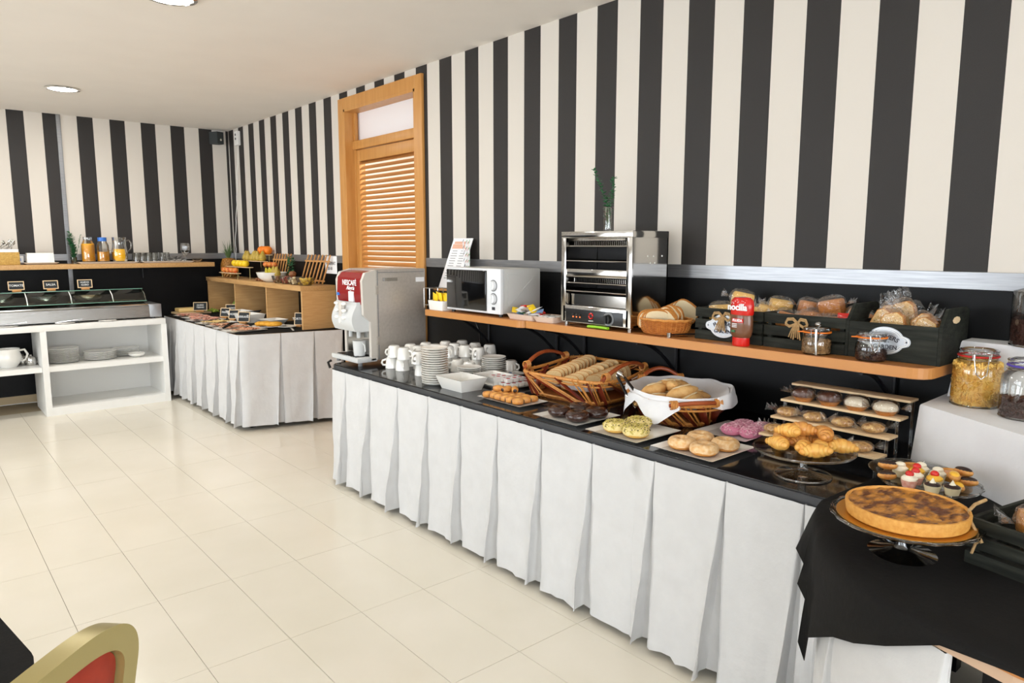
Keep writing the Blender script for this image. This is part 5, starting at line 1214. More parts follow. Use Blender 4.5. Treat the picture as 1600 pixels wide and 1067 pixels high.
# ---- squeeze bottle ----
t = thing('squeeze_bottle', 'upside-down red-capped cocoa spread squeeze bottle on the shelf', 'bottle', (-.325, -6.278, SZ), radians(-6)); yx = dict(sx=.55, sy=1)
b = MB(); b.lathe([(0, 0), (.033, 0), (.035, .004), (.034, .032), (0, .033)], seg=26, **{'sx': .8}); b.build('cap', 'red', t)
b = MB(); b.lathe([(.0, .031), (.034, .031), (.043, .040), (.0475, .06), (.048, .10), (.0455, .112), (.046, .118)], seg=30, sx=.58); b.build('bottle_body', 'choco', t)
b = MB(); b.lathe([(.0462, .118), (.049, .125), (.049, .155), (.046, .172), (.034, .183), (.0, .186)], seg=30, sx=.58); b.build('label_shoulder', 'red', t)
for txt, sz, z, m_ in (('nocilla', .034, .147, 'paper'),):
    text(txt, sz, 'lettering', m_, t, face((-.0300, -.0, z)), bold=.0012)
b = MB(); b.span((-.0295, -.028, .090), (-.0275, .022, .105)); b.build('name_band', 'red', t, smooth=False)
text('FLUIDA', .013, 'lettering', 'paper', t, face((-.0300, -.003, .0975)), bold=.0005)
for i in range(3): b = MB(); b.span((-.0292, .0, .083-.006*i), (-.0277, .022, .0855-.006*i)); b.build('small_print', 'paper', t, smooth=False)
b = MB(); b.span((-.0292, .008, .052), (-.0262, .024, .060)); b.build('green_mark', 'green', t, smooth=False)
b = MB(); rr_ = random.Random(1)
for i in range(12): b.ell((-.0285, rr_.uniform(-.035, .035), rr_.uniform(.160, .172)), (.0014, .0014, .0014), seg=6, rings=4)
b.build('white_dots', 'paper', t)
# small jars on shelf
def smalljar(label, x, y, m_, seed, a0, n, fill, sz):
    t = thing('clip_top_jar', label, 'jar', (x, y, SZ), group='small clip-top jars on the shelf'); R = .048
    b = MB(); b.lathe([(0, .001), (R*.85, .001), (R, .012), (R*1.03, .035), (R, .055), (R*.86, .068), (R*.86, .075)], seg=36); b.lathe([(R*.88, .079), (R*.92, .084), (R*.88, .093), (R*.6, .097), (0, .096)], seg=36); b.build('glass_body', 'tglass', t)
    b = MB(); b.tube([(R*.9*cos(2*pi*i/36), R*.9*sin(2*pi*i/36), .073) for i in range(36)], .0024, 6, closed=True); b.build('glass_ring', 'glass', t); b = MB(); b.tube([(R*.9*cos(2*pi*i/36), R*.9*sin(2*pi*i/36), .090) for i in range(36)], .0028, 6, closed=True); b.build('glass_ring', 'glass', t); b = MB(); b.tube([(R*.85*cos(2*pi*i/36), R*.85*sin(2*pi*i/36), .004) for i in range(36)], .003, 6, closed=True); b.build('glass_ring', 'glass', t)
    b = MB(); b.lathe([(R*.84, .0765), (R*1.0, .0765), (R*1.0, .081), (R*.84, .081)], seg=36); b.prism([(R*.9*cos(2.3)-.006, R*.9*sin(2.3)-.006), (R*1.35*cos(2.3), R*1.35*sin(2.3)), (R*.9*cos(2.3)+.006, R*.9*sin(2.3)+.006)], .077, .0805); b.build('rubber_seal', 'rubo', t)
    ux, uy = cos(a0), sin(a0); q = lambda r_, s, z: (ux*r_-uy*s, uy*r_+ux*s, z)
    b = MB(); b.tube([q(R*.98, -.014, .085), q(R*1.02, -.013, .068), q(R*1.12, -.006, .040), q(R*1.13, 0, .035), q(R*1.12, .006, .040), q(R*1.02, .013, .068), q(R*.98, .014, .085)], .0017, 6); b.tube([(R*.92*cos(2*pi*i/36), R*.92*sin(2*pi*i/36), .070) for i in range(36)], .0013, 5, closed=True); b.build('wire_clip', 'steelm', t)
    flakes(R*.95, .006, fill, m_, n, sz, t, seed); return t
smalljar('small clip-top jar of muesli with a scoop on its lid', -.312, -6.566, 'granola', 5, radians(200), 700, .050, .009)
smalljar('small clip-top jar of dark raisins in front of the plaque', -.310, -6.752, 'raisin', 6, radians(215), 500, .036, .008)
t = thing('scoop', 'small steel spoon hanging over the front of the muesli jar', 'spoon', (0, 0, SZ)); b = MB(); b.tube([(-.33, -6.585, .102), (-.366, -6.59, .092), (-.368, -6.592, .04), (-.368, -6.594, .004)], .004, 8, flat=.6); b.ell((-.318, -6.572, .106), (.015, .011, .008), seg=12, rings=7); b.build('spoon', 'steelm', t)
# ================= ISLAND TABLE (far corner) =================
IZ = .757
t = thing('island_table', 'buffet table under black cloth in the far corner', 'table')
ip = [(-.835, -.30), (-.815, -2.24), (-.79, -2.30), (-.02, -2.47), (-.02, -.02), (-.50, -.02), (-.72, -.30)]
ip = [(-.80, -.30), (-.80, -2.26), (-.77, -2.30), (-.02, -2.45), (-.02, -.30)]
b = MB(); b.prism(ip, IZ-.03, IZ-.002); b.build('tabletop', 'oakh', t, smooth=False)
b = MB(); b.span((-.60, -.30, IZ-.03), (-.02, -.02, IZ-.002)); b.build('tabletop', 'oakh', t, smooth=False)
for x, y in ((-.7, -.4), (-.7, -2.2), (-.1, -.1), (-.1, -2.3)):
    b = MB(); b.span((x-.02, y-.02, 0), (x+.02, y+.02, IZ-.03)); b.build('leg', 'darkm', t, smooth=False)
b = MB(); c = [(-.812, -.31), (-.812, -2.27), (-.775, -2.315), (-.02, -2.465), (-.02, -.02), (-.58, -.02), (-.70, -.29)]; b.prism(c, IZ-.001, IZ+.001)
tag(b.build('tablecloth', 'blackcloth', smooth=False), 'thin black cloth on top of the far corner table', 'tablecloth')
fi, Li = poly_path([(-.60, -.30), (-.806, -.32), (-.806, -2.262), (-.79, -2.29), (-.772, -2.303), (-.02, -2.456)])
def fiout(s):
    p, n = fi(s)
    if n.dot(Vector((-.4, -1.2))-p) > 0: n = -n
    return p, n
skirt(fiout, Li, [0, .22, .40, .62, .86, 1.12, 1.40, 1.70, 1.98, 2.17, 2.48, 2.74, Li], IZ-.004, 'table_skirt', 'white pleated cloth skirt around the far corner table', seed=3, flare=.045, bot=.03)
# oak cubby unit
t = thing('oak_cubby_unit', 'oak cubby shelf with three bays standing on the far table', 'shelf unit', (0, 0, IZ+.002))
b = MB(); b.span((-.315, -2.335, .31), (-.012, -.04, .35), bev=.001); b.build('top_board', 'oakh', t)
for y, w in ((-2.325, .022), (-1.60, .02), (-.83, .02), (-.055, .02)):
    b = MB(); b.span((-.305, y-w/2, 0), (-.012, y+w/2, .309)); b.build('divider', 'oak', t)
OT = IZ+.3525
def fruit(name, cat, kindfn, label, loc, rz=0, group=None, rot=None, sc=None, P={}):
    if kindfn not in P:
        o = thing(name, 'x', cat); kindfn(o); P[kindfn] = Placer(o)
    return P[kindfn].put(loc, rz, label, group, rot, sc)
def f_apple(o):
    b = MB(); b.ell((0, 0, .033), (.037, .037, .034), seg=16, rings=12, fn=lambda p: Vector((p.x, p.y, p.z-.22*math.exp(-((p.x**2+p.y**2)*9))*(1 if p.z > 0 else 0)))); b.build('skin', 'yellow', o); b = MB(); b.tube([(0, 0, .055), (.003, 0, .074)], .0015, 5); b.build('stalk', 'nut', o)
def f_peach(o):
    b = MB(); b.ell((0, 0, .033), (.037, .037, .034), seg=16, rings=12, fn=lambda p: Vector((p.x, p.y, p.z-.22*math.exp(-((p.x**2+p.y**2)*9))*(1 if p.z > 0 else 0)))); b.build('skin', 'apple', o); b = MB(); b.tube([(0, 0, .055), (.003, 0, .074)], .0015, 5); b.build('stalk', 'nut', o)
def f_orange(o):
    b = MB(); b.ell((0, 0, .037), (.038, .038, .037), seg=18, rings=12); b.build('peel', 'orange', o); b = MB(); b.ell((0, 0, .0735), (.004, .004, .0015), seg=8, rings=5); b.build('stem_scar', 'green', o)
def f_pear(o):
    b = MB(); b.lathe([(0, .0), (.02, .001), (.034, .014), (.036, .030), (.028, .052), (.016, .074), (.012, .088), (.006, .096), (0, .097)], seg=18); b.build('skin', 'pear', o); b = MB(); b.tube([(0, 0, .094), (.004, 0, .112)], .0017, 5); b.build('stalk', 'nut', o)
def f_banana(o):
    b = MB(); pts = [(.075*sin((u-.5)*1.6), 0, .018+.05*(1-cos((u-.5)*1.6))) for u in [i/14 for i in range(15)]]; b.tube(pts, lambda k: .004+.014*sin(pi*min(1, max(0, k*1.05)))**.5 if 0 < k < .96 else .004, 7); b.build('peel', 'banana', o)
def f_nut(o):
    b = MB(); b.ell((0, 0, .015), (.019, .016, .015), seg=12, rings=8, fn=lambda p: p*(1+.08*noise.noise(p*6))); b.build('shell', 'nut', o)
# pineapple
t = thing('pineapple', 'whole pineapple standing at the far end of the oak unit', 'pineapple', (-.14, -.23, OT))
b = MB(); b.lathe([(0, 0), (.045, 0), (.066, .03), (.075, .08), (.073, .13), (.058, .175), (.035, .192), (0, .195)], seg=24); b.build('core', 'pinea', t)
b = MB()
for r_ in range(11):
    z = .012+r_*.0165; R = .045+.03*math.sin(pi*min(1, (z+.02)/.21))**.7
    for i in range(14):
        a = 2*pi*(i+.5*(r_ % 2))/14; q = Matrix.Rotation(a, 3, 'Z'); b.box(q@Vector((R, 0, z)), (.012, .024*R/.07, .013), rot=q@Matrix.Rotation(pi/4, 3, 'X'), taper=.8)
tag(b.build('eyes', 'pinea', t, smooth=False), kind='stuff')
b = MB(); rnd = random.Random(6)
for i in range(34):
    a = rnd.uniform(0, 2*pi); L_ = rnd.uniform(.07, .19); ln = rnd.uniform(.1, .6)*(1-L_*2.2); d = Vector((cos(a), sin(a), 0)); p0 = Vector((0, 0, .19)); pts = [p0+d*.012, p0+d*(.015+ln*.04)+Vector((0, 0, L_*.5)), p0+d*(.02+ln*.13)+Vector((0, 0, L_))]
    b.tube(pts, lambda k: .009*(1-k)+.0005, 5, flat=.25)
b.build('crown', 'pineg', t)
# fruit tier stand
t = thing('fruit_stand', 'stepped fruit riser with thin gold-edged shelves on the oak unit', 'riser', (0, 0, OT))
for k, (x0, x1, y1, y0, z) in enumerate(((-.285, -.225, -.36, -.80, .055), (-.222, -.16, -.40, -.95, .115), (-.157, -.095, -.45, -1.15, .175), (-.092, -.03, -.88, -1.11, .235))):
    b = MB(); b.span((x0, y0, z-.006), (x1, y1, z)); b.build('shelf', 'pine', t, smooth=False)
    for yy in (y0+.01, y1-.01):
        b = MB(); b.tube([((x0+x1)/2, yy, 0), ((x0+x1)/2, yy, z-.006)], .0025, 6); b.build('wire_leg', 'goldf', t)
for i in range(4): fruit('nut_shell', 'fruit', f_peach, 'small russet apple on the lowest fruit shelf, %s from the left' % nth(i), (-.25, -.42-.10*i, OT+.055), i, 'apples on the fruit riser', sc=.8)
for i in range(4): fruit('yellow_apple', 'apple', f_apple, 'bright yellow apple, %s from the left on the fruit riser' % nth(i), (-.19, -.56-.09*i, OT+.115), i*2, 'yellow apples')
for i in range(6): fruit('pear', 'pear', f_pear, 'green-yellow pear, %s from the left on the fruit riser' % nth(i), (-.125, -.68-.082*i, OT+.175), i*2, 'pears', rot=(radians((-12, 8, 14, -10, 6, -8)[i]), radians((5, -10, 8)[i % 3]), 0))
for i in range(3): fruit('orange', 'orange', f_orange, 'orange on the top fruit shelf, %s from the left' % nth(i), (-.06, (-.925, -1.0, -1.075)[i], OT+.235), i, 'oranges', sc=1.08)
for i in range(3): fruit('apple', 'apple', f_peach, 'red and yellow apple right of the pears, %s from the left' % nth(i), (-.13+.01*i, -1.195-.07*i, OT+.12), i*1.7, 'red and yellow apples')
b = MB(); b.span((-.17, -1.36, 0), (-.08, -1.16, .118)); o = b.build('fruit_box', 'black', loc=(0, 0, OT)); tag(o, 'low dark box under the red and yellow apples', 'box')
def bowl(name, label, x, y, z, R, h, m_, foot=.5, seg=32, th=.004):
    t = thing(name, label, 'bowl', (x, y, z)); b = MB(); b.lathe([(0, 0), (R*foot, 0), (R*.86, h*.45), (R, h), (R-th, h), (R*.84-th, h*.48), (R*foot-th, th), (0, th)], seg=seg); b.build('bowl', m_, t); return t
bowl('fruit_bowl', 'large white bowl of bananas and pears on the oak unit', -.205, -1.50, OT, .135, .085, 'porc', .45)
for i in range(5): fruit('banana', 'banana', f_banana, 'banana in the white bowl, %s from the left' % nth(i), (-.21+.02*(i % 2), -1.43-.022*i, OT+.065), i*.5, 'bananas in the white bowl', rot=(radians(20*i-40), radians(-50), radians(60+25*i)))
for i in range(2): fruit('pear', 'pear', f_pear, 'green pear standing in the white bowl, %s from the left' % nth(i), (-.20, -1.56-.045*i, OT+.05), 1, 'pears in the white bowl', rot=(.2*i, -.1, 0), sc=.95)
for i in range(5): fruit('walnut', 'nut', f_nut, 'walnut left of the white bowl, %s from the left' % nth(i), (-.25+.02*(i % 2), -1.27-.03*i, OT+.02*(i % 2)), i, 'walnuts left of the white bowl')
for k, (x, y, R, m_, l) in enumerate(((-.235, -1.74, .068, 'nut', 'clear glass bowl of nuts'), (-.235, -1.905, .070, 'redfruit', 'clear glass bowl of red fruit'), (-.235, -2.065, .068, 'crumb', 'clear glass bowl of pale fruit pieces'), (-.225, -2.235, .080, 'pinef', 'clear glass bowl of pineapple pieces'))):
    bowl('glass_bowl', l+' on the oak unit', x, y, OT, R, .062, 'tglass', .6)
    b = MB(); rr_ = random.Random(k)
    for i in range(46):
        a = rr_.uniform(0, 2*pi); q = R*.8*rr_.random()**.5; zz = .010+rr_.random()*.055*(1-.3*q/R); q *= .75+.25*zz/.06
        if m_ in ('nut', 'redfruit'): b.ell((q*cos(a), q*sin(a), zz), (.010, .010, .009), seg=8, rings=5)
        else: b.box((q*cos(a), q*sin(a), zz), (.024, .016, .014), rot=Matrix.Rotation(rr_.random()*3, 3, 'Z')@Matrix.Rotation(rr_.uniform(-.6, .6), 3, 'X'), bev=.003)
    o = b.build('fruit_pieces', m_, loc=(x, y, OT)); tag(o, 'pieces filling the '+l, 'fruit', kind='stuff')
b = MB(); b.ell((0, 0, .0), (.034, .03, .026), seg=14, rings=8, fn=lambda p: p*(1+.2*noise.noise(p*4))); o = b.build('nut_cluster', 'nut', loc=(-.17, -1.86, OT+.08)); tag(o, 'brown nut cluster piled behind the red fruit bowl', 'nuts')
for k, (y0, y1, l) in enumerate(((-1.52, -1.16, 'small bamboo slat rack behind the apples'), (-2.27, -1.86, 'larger bamboo slat rack behind the pineapple bowl'))):
    t = thing('bamboo_rack', l, 'rack', (0, 0, OT)); n = 7
    for i in range(n):
        y = y0+(y1-y0)*i/(n-1); b = MB(); b.box((-.055, y, .125), (.008, .014, .25), rot=Matrix.Rotation(radians(14), 3, 'Y')@Matrix.Rotation(radians(10 if k else 0), 3, 'X'), bev=.001); b.build('slat', 'bamboo', t)
    for z in (.03, .19): b = MB(); b.box((-.088+.25*(z), (y0+y1)/2+(.018*(z-.12)/.12*-1 if k else 0), z), (.008, abs(y1-y0)+.05, .014)); b.build('cross_bar', 'bamboo', t, smooth=False)
b = MB(); rnd = random.Random(14); twig(b, [(0, 0, 0), (0, .01, .12), (.0, -.01, .22)], 20, .018, rnd); twig(b, [(0, 0, 0), (0, -.05, .10), (0, -.08, .2)], 14, .016, rnd); o = b.build('greenery_sprig', 'green', loc=(-.09, -1.62, OT)); tag(o, 'leafy green sprig between the two bamboo racks', 'twigs')
# chalkboard signs
def sign(label, loc, rz, lines, w=.10, h=.066, lean=14, n='-y'):
    t = thing('chalkboard_sign', label, 'sign', loc, rz); A = Matrix.Rotation(radians(-lean), 4, 'X')@Matrix.Translation((0, 0, h/2+.014))
    b = MB(); b.box((0, 0, 0), (w-.012, .004, h-.012)); b.bm.transform(A); b.build('board', 'chalk', t, smooth=False)
    b = MB()
    for c_, d_ in (((0, 0, h/2-.003), (w, .007, .006)), ((0, 0, -h/2+.003), (w, .007, .006)), ((-w/2+.003, 0, 0), (.006, .007, h-.012)), ((w/2-.003, 0, 0), (.006, .007, h-.012))): b.box(c_, d_)
    b.bm.transform(A); b.build('frame', 'pine', t, smooth=False)
    b = MB(); b.box((0, .0, .009), (w*.55, .035, .018), bev=.002); b.build('stand', 'bamboo', t)
    for k, s in enumerate(lines): text(s, .026 if len(lines) == 1 else .020, 'chalk_writing', 'chalkw', t, A@Matrix.Translation((0, -.0035, .0+(0 if len(lines) == 1 else .012-.023*k)))@Matrix.Rotation(pi/2, 4, 'X'), bold=.0004)
    return t
# platters on the island
def sliced(t, w, d, m_, seed, n=12):
    rr_ = random.Random(seed); b = MB()
    for i in range(n):
        cx, cy = rr_.uniform(-w/2, w/2), rr_.uniform(-d/2, d/2); a = rr_.random()*3
        b.grid(lambda u, v: Vector((cx+(u-.5)*.09*cos(a)-(v-.5)*.05*sin(a), cy+(u-.5)*.09*sin(a)+(v-.5)*.05*cos(a), .008+.006*abs(sin(u*9+i))+.002*(i % 4)+.003*sin(v*7+i))), 8, 4)
    return b
plats = [(-.66, -.60, .24, .20, 'ham', 'white plate of pale sliced ham at the far end'), (-.66, -.85, .25, .20, 'ham', 'second white plate of sliced ham from the far end'), (-.67, -1.10, .30, .20, 'ham', 'third white plate of cold cuts from the far end'), (-.67, -1.40, .31, .20, 'chz', 'white plate of pale sliced cheese in the middle'), (-.69, -1.66, .27, .18, 'ham2', 'third white plate of cured ham from the near end'), (-.70, -1.87, .27, .18, 'ham2', 'second white plate of cured ham from the near end'), (-.69, -2.10, .30, .20, 'ham2', 'white plate of cured ham nearest the table corner')]
for i, (x, y, w, d, m_, l) in enumerate(plats):
    flatplate('oblong_plate', l, x, y, IZ+.0015, w, d, rz=radians(8))
    b = sliced(None, w*.62, d*.5, m_, i+3, 14); o = b.build('cold_cuts', m_, loc=(x, y, IZ+.008)); tag(o, 'sliced meat or cheese lying on the '+l, 'cold cuts', kind='stuff')
t = thing('tongs', 'small tongs resting across the cured ham plates', 'tongs', (0, 0, 0)); b = MB(); b.tube([(-.80, -1.93, IZ+.02), (-.70, -1.83, IZ+.045), (-.66, -1.80, IZ+.04)], .006, 6); b.tube([(-.80, -1.95, IZ+.02), (-.69, -1.86, IZ+.045), (-.66, -1.80, IZ+.04)], .006, 6); b.build('arms', 'darkm', t)
t = thing('cheese_board', 'wooden board with pale cheese loaf at the far end', 'board', (-.55, -.28, IZ+.0015), .1); b = MB(); b.span((-.15, -.12, 0), (.15, .12, .018), bev=.003); b.build('board', 'pine', t)
b = MB(); b.box((0, 0, .02), (.20, .14, .035), bev=.008); o = b.build('cheese_block', 'chz', loc=(-.58, -.26, IZ+.0205)); tag(o, 'pale cheese block on the wooden board', 'cheese')
b = MB(); rnd = random.Random(2)
for i in range(60): a = rnd.uniform(0, 6.3); q = .055*rnd.random()**.5; b.ell((q*cos(a), q*sin(a), .010+rnd.random()*.035*(1-q/.07)), (.010, .010, .010), seg=8, rings=5)
o = b.build('green_grapes', 'grape', loc=(-.36, -.34, IZ+.002)); tag(o, 'bunch of green grapes behind the ham plates', 'grapes', kind='stuff')
b = MB()
for i in range(60): a = rnd.uniform(0, 6.3); q = rnd.random()**.5; b.ell((.08*q*cos(a), .05*q*sin(a), .010+rnd.random()*.035*(1-q*.8)), (.010, .010, .010), seg=8, rings=5)
o = b.build('red_grapes', 'redfruit', loc=(-.80, -.10, .60)); tag(o, 'bunch of dark red grapes at the far left of the island', 'grapes', kind='stuff'); o.location = (-.50, -.09, IZ+.002)
o.location = (-.545, -.075, IZ+.002)
b = MB(); b.ell((0, 0, .078), (.085, .085, .080), seg=24, rings=14); o = b.build('melon', 'melon', loc=(-.215, -.725, IZ+.002)); tag(o, 'green melon inside the left bay of the oak unit', 'melon')
for k, (x, y, l) in enumerate(((-.36, -1.10, 'white rectangular dish with cutlery in front of the oak divider'), (-.40, -1.44, 'second white rectangular dish with cutlery, nearer the omelette'))):
    t = thing('cutlery_dish', l, 'dish', (x, y, IZ+.0015), radians(6)); b = MB(); dish(b, .17, .27, .075, .006, .020, .008); b.build('dish', 'porc', t, ang=30)
b = MB(); b.tube([(-.36, -1.20, IZ+.07), (-.30, -1.42, IZ+.085)], .006, 6); b.tube([(-.34, -1.22, IZ+.07), (-.28, -1.40, IZ+.092)], .006, 6); tag(b.build('cutlery', 'darkm'), 'pair of tongs lying across the two white dishes', 'tongs')
t = thing('shallow_dish', 'shallow white dish behind the omelette plate', 'dish', (-.30, -1.72, IZ+.0015), .1); b = MB(); dish(b, .19, .22, .04, .006, .03, .02); b.build('dish', 'porc', t, ang=30)
t = thing('omelette_plate', 'round white plate carrying yellow omelette pieces', 'plate', (-.43, -1.95, IZ+.0015)); b = MB(); b.lathe([(0, 0), (.07, 0), (.135, .012), (.134, .015), (.07, .005), (0, .005)], seg=36); b.build('plate', 'porc', t)
for i in range(4):
    b = MB(); b.ell((0, 0, .02), (.052, .05, .02), seg=14, rings=8, fn=lambda p: p*(1+.08*noise.noise(p*3+Vector((i, 0, 0))))); o = b.build('omelette_piece', 'omel', loc=(-.47+.025*i, -1.88-.045*i, IZ+.007+.004*(i % 2))); tag(o, 'folded yellow omelette piece, %s from the left' % nth(i), 'omelette', 'omelette pieces')
t = thing('side_plate', 'small oval white plate right of the omelette', 'plate', (-.33, -2.06, IZ+.0015)); b = MB(); b.lathe([(0, 0), (.05, 0), (.10, .010), (.099, .013), (.05, .004), (0, .004)], seg=30, sx=.8); b.build('plate', 'porc', t)
t = thing('knife', 'short knife with pale handle beside the omelette plate', 'knife', (-.36, -2.25, IZ+.0015)); b = MB(); b.tube([(0, 0, .006), (-.03, -.09, .006)], .008, 8, flat=.5); b.build('handle', 'cream', t); b = MB(); b.prism([(0.006, 0), (.04, .10), (.02, .10), (-.006, 0)], .004, .006); b.build('blade', 'steelm', t, smooth=False)
sign('chalk sign standing on the cheese board at the far end', (-.50, -.40, IZ+.02), radians(-28), ['QUESO', 'TIERNO'], .13, .085)
sign('chalk sign behind the cold cuts next to the melon', (-.33, -.82, IZ+.002), radians(-28), ['JAMON', 'COCIDO'], .13, .10)
sign('leftmost of three small chalk signs along the cold cuts', (-.47, -1.0, IZ+.002), radians(-55), ['PAVO'], .10, .085)
sign('middle one of three small chalk signs along the cold cuts', (-.475, -1.24, IZ+.002), radians(-55), ['CHORIZO'], .10, .085)
sign('rightmost of three small chalk signs along the cold cuts', (-.50, -1.56, IZ+.002), radians(-50), ['SERRANO'], .11, .09)
sign('chalk sign beside the omelette in front of the oak end panel', (-.235, -2.10, IZ+.002), radians(-45), ['TORTILLA'], .085, .105)

# ================= LEFT: WHITE UNIT =================
t = thing('white_shelf_unit', 'white open shelving counter along the back wall', 'shelf unit', (0, 0, 0))
F = -.75; BK = -.02; WT = .77
b = MB(); b.span((-3.4, F, WT-.05), (-.915, BK, WT), bev=.002); b.build('worktop', 'white', t)
for x in (-1.89, -.955): b = MB(); b.span((x, F+.002, 0), (x+.045, -.22, WT-.05)); b.build('side_panel', 'white', t, smooth=False)
b = MB(); b.span((-1.845, F+.01, .375), (-.955, -.24, .42)); b.build('shelf', 'white', t, smooth=False)
b = MB(); b.span((-1.845, F+.005, .0), (-.955, -.24, .07)); b.build('plinth_shelf', 'white', t, smooth=False)
b = MB(); b.span((-1.845, -.245, .07), (-.955, -.235, WT-.05)); b.build('back_panel', 'white', t, smooth=False)
b = MB(); b.span((-3.3, F+.03, .375), (-1.892, -.22, .415)); b.build('shelf', 'white', t, smooth=False)
for x in (-3.4,): b = MB(); b.span((x, F+.002, 0), (x+.045, -.22, WT-.05)); b.build('side_panel', 'white', t, smooth=False)
DP = [(0, 0), (.06, 0), (.075, .003), (.117, .011), (.118, .015), (.074, .008), (0, .006)]
def plates(x, y, z, n, l, g, sc=1): stack('dinner_plate', 'plate', DP, 'porc', x, y, z, n, .0112, l, g, .002, 30, sc)
plates(-1.70, -.52, .4205, 11, 'white dinner plate in the tall left stack of the shelf unit', 'plates in the left stack')
plates(-1.42, -.52, .4205, 6, 'white dinner plate in the middle stack of the shelf unit', 'plates in the middle stack', 1.12)
plates(-1.19, -.42, .4205, 6, 'white deep plate in the right stack of the shelf unit', 'plates in the right stack', .95)
bowl('small_bowl', 'white small bowl in front of the right plate stack', -1.14, -.60, .4205, .075, .035, 'porc', .5)
t = thing('white_pitcher', 'round white jug with handle on the low left shelf', 'jug', (-2.10, -.50, .4155)); b = MB(); b.lathe([(0, 0), (.06, 0), (.095, .05), (.10, .09), (.085, .135), (.09, .155), (.086, .155), (.08, .13), (0, .12)], seg=30); b.build('body', 'porc', t); b = MB(); b.tube([(.08, -.0, .135), (.12, 0, .14), (.14, 0, .10), (.125, 0, .055), (.09, 0, .04)], .010, 9); b.build('handle', 'porc', t)
for i, (x, y) in enumerate(((-1.99, -.42), (-1.94, -.50))):
    t = thing('metal_teapot', 'small shiny metal teapot right of the white jug, %s from the left' % nth(i), 'teapot', (x, y, .4155), group='metal teapots'); b = MB(); b.lathe([(0, 0), (.035, 0), (.042, .03), (.034, .065), (.020, .075), (.008, .08), (.010, .09), (0, .094)], seg=22); b.build('body', 'steelm', t); b = MB(); b.tube([(.035, 0, .06), (.06, 0, .06), (.062, 0, .03), (.04, 0, .018)], .004, 7); b.build('handle', 'steelm', t); b = MB(); b.tube([(-.036, 0, .03), (-.055, 0, .05), (-.062, 0, .068)], .006, 7, r2=.003); b.build('spout', 'steelm', t)
# refrigerated topping display
t = thing('countertop_display', 'stainless steel refrigerated topping display with glass cover', 'display case', (0, 0, WT+.001))
dx0, dx1, fy, by = -2.95, -1.03, -.695, -.33
b = MB(); P_ = [(fy, .015), (by, .015), (by, .16), (by-.02, .16), (fy+.06, .125), (fy+.01, .115)]
TX = Matrix(((0, 0, 1, 0), (1, 0, 0, 0), (0, 1, 0, 0), (0, 0, 0, 1)))
b.prism(P_, dx0, dx1, TX); b.build('base_housing', 'steel', t, smooth=False)
b = MB(); b.span((dx1, fy-.002, .012), (dx1+.10, by, .13), bev=.004); b.build('control_box', 'skin', t)
for x in (dx0+.1, -1.6, dx1+.04): b = MB(); b.cyl((x, fy+.05, 0), .015, .016, 10); b.build('foot', 'black', t)
b = MB(); b.span((dx0, fy+.015, .118), (dx1, fy+.03, .135), bev=.002); b.build('front_lip', 'steelm', t)
for i, x in enumerate((-2.60, -2.28, -1.96, -1.64, -1.32)):
    b = MB(); b.lathe([(.128, .154), (.135, .160), (.130, .162), (.122, .158)], seg=24, c=(x+.12, -.47, 0), sy=.75); b.build('pan_rim', 'steelm', t)
b = MB(); b.span((dx0, by-.155, .262), (dx1+.01, by+.01, .268)); b.build('glass_top', 'gglass', t, smooth=False)
b = MB(); b.grid(lambda u, v: Vector((dx0+(dx1-dx0)*u, by-.155-.135*sin(v*1.2)-.01*v, .264-.105*v)), 2, 8); b.build('curved_glass_front', 'gglass', t)
b = MB(); b.span((dx1-.004, by-.15, .155), (dx1, by, .262)); b.build('glass_end', 'gglass', t, smooth=False)
b = MB(); b.tube([(dx0, by-.155, .264), (dx1, by-.155, .264)], .0035, 6); b.tube([(dx0, by-.29, .160), (dx1, by-.29, .160)], .003, 6); b.build('glass_edge', mat('green_glass_edge', rgb(120, 168, 150), .2), t)
for x in (dx0+.004, -1.94, -1.62, -1.30, dx1-.006): b = MB(); b.tube([(x, by-.15, .26), (x, by-.24, .22), (x, by-.28, .16)], .004, 6); b.build('support_rod', 'porc' if x < -1.1 else 'steelm', t)
for i, (x, m_, l) in enumerate(((-2.12, 'melon', 'dark bowl of olives, leftmost behind the display glass'), (-1.80, 'redfruit', 'dark bowl of red salad, middle behind the display glass'), (-1.47, 'granola', 'bowl of seeds, right behind the display glass'))):
    bowl('glass_bowl', l, x, -.46, WT+.163, .13, .07, 'tglass', .55)
    b = MB(); b.ell((0, 0, .038), (.105, .105, .022), seg=20, rings=8, fn=lambda p: p*(1+.08*noise.noise(p*6))); o = b.build('salad_topping', 'spk' if i < 2 else 'granola', loc=(x, -.46, WT+.163)); tag(o, 'dark salad filling of the '+l, 'food', kind='stuff')
sign('leftmost chalk sign on the glass display', (-1.985, -.40, WT+.270), 0, ['TOMATE'], .115, .075)
sign('middle chalk sign on the glass display', (-1.735, -.40, WT+.270), 0, ['SALSA'], .112, .075)
sign('rightmost chalk sign on the glass display', (-1.475, -.40, WT+.270), radians(-3), ['HUEVO', 'GUISO'], .115, .075)
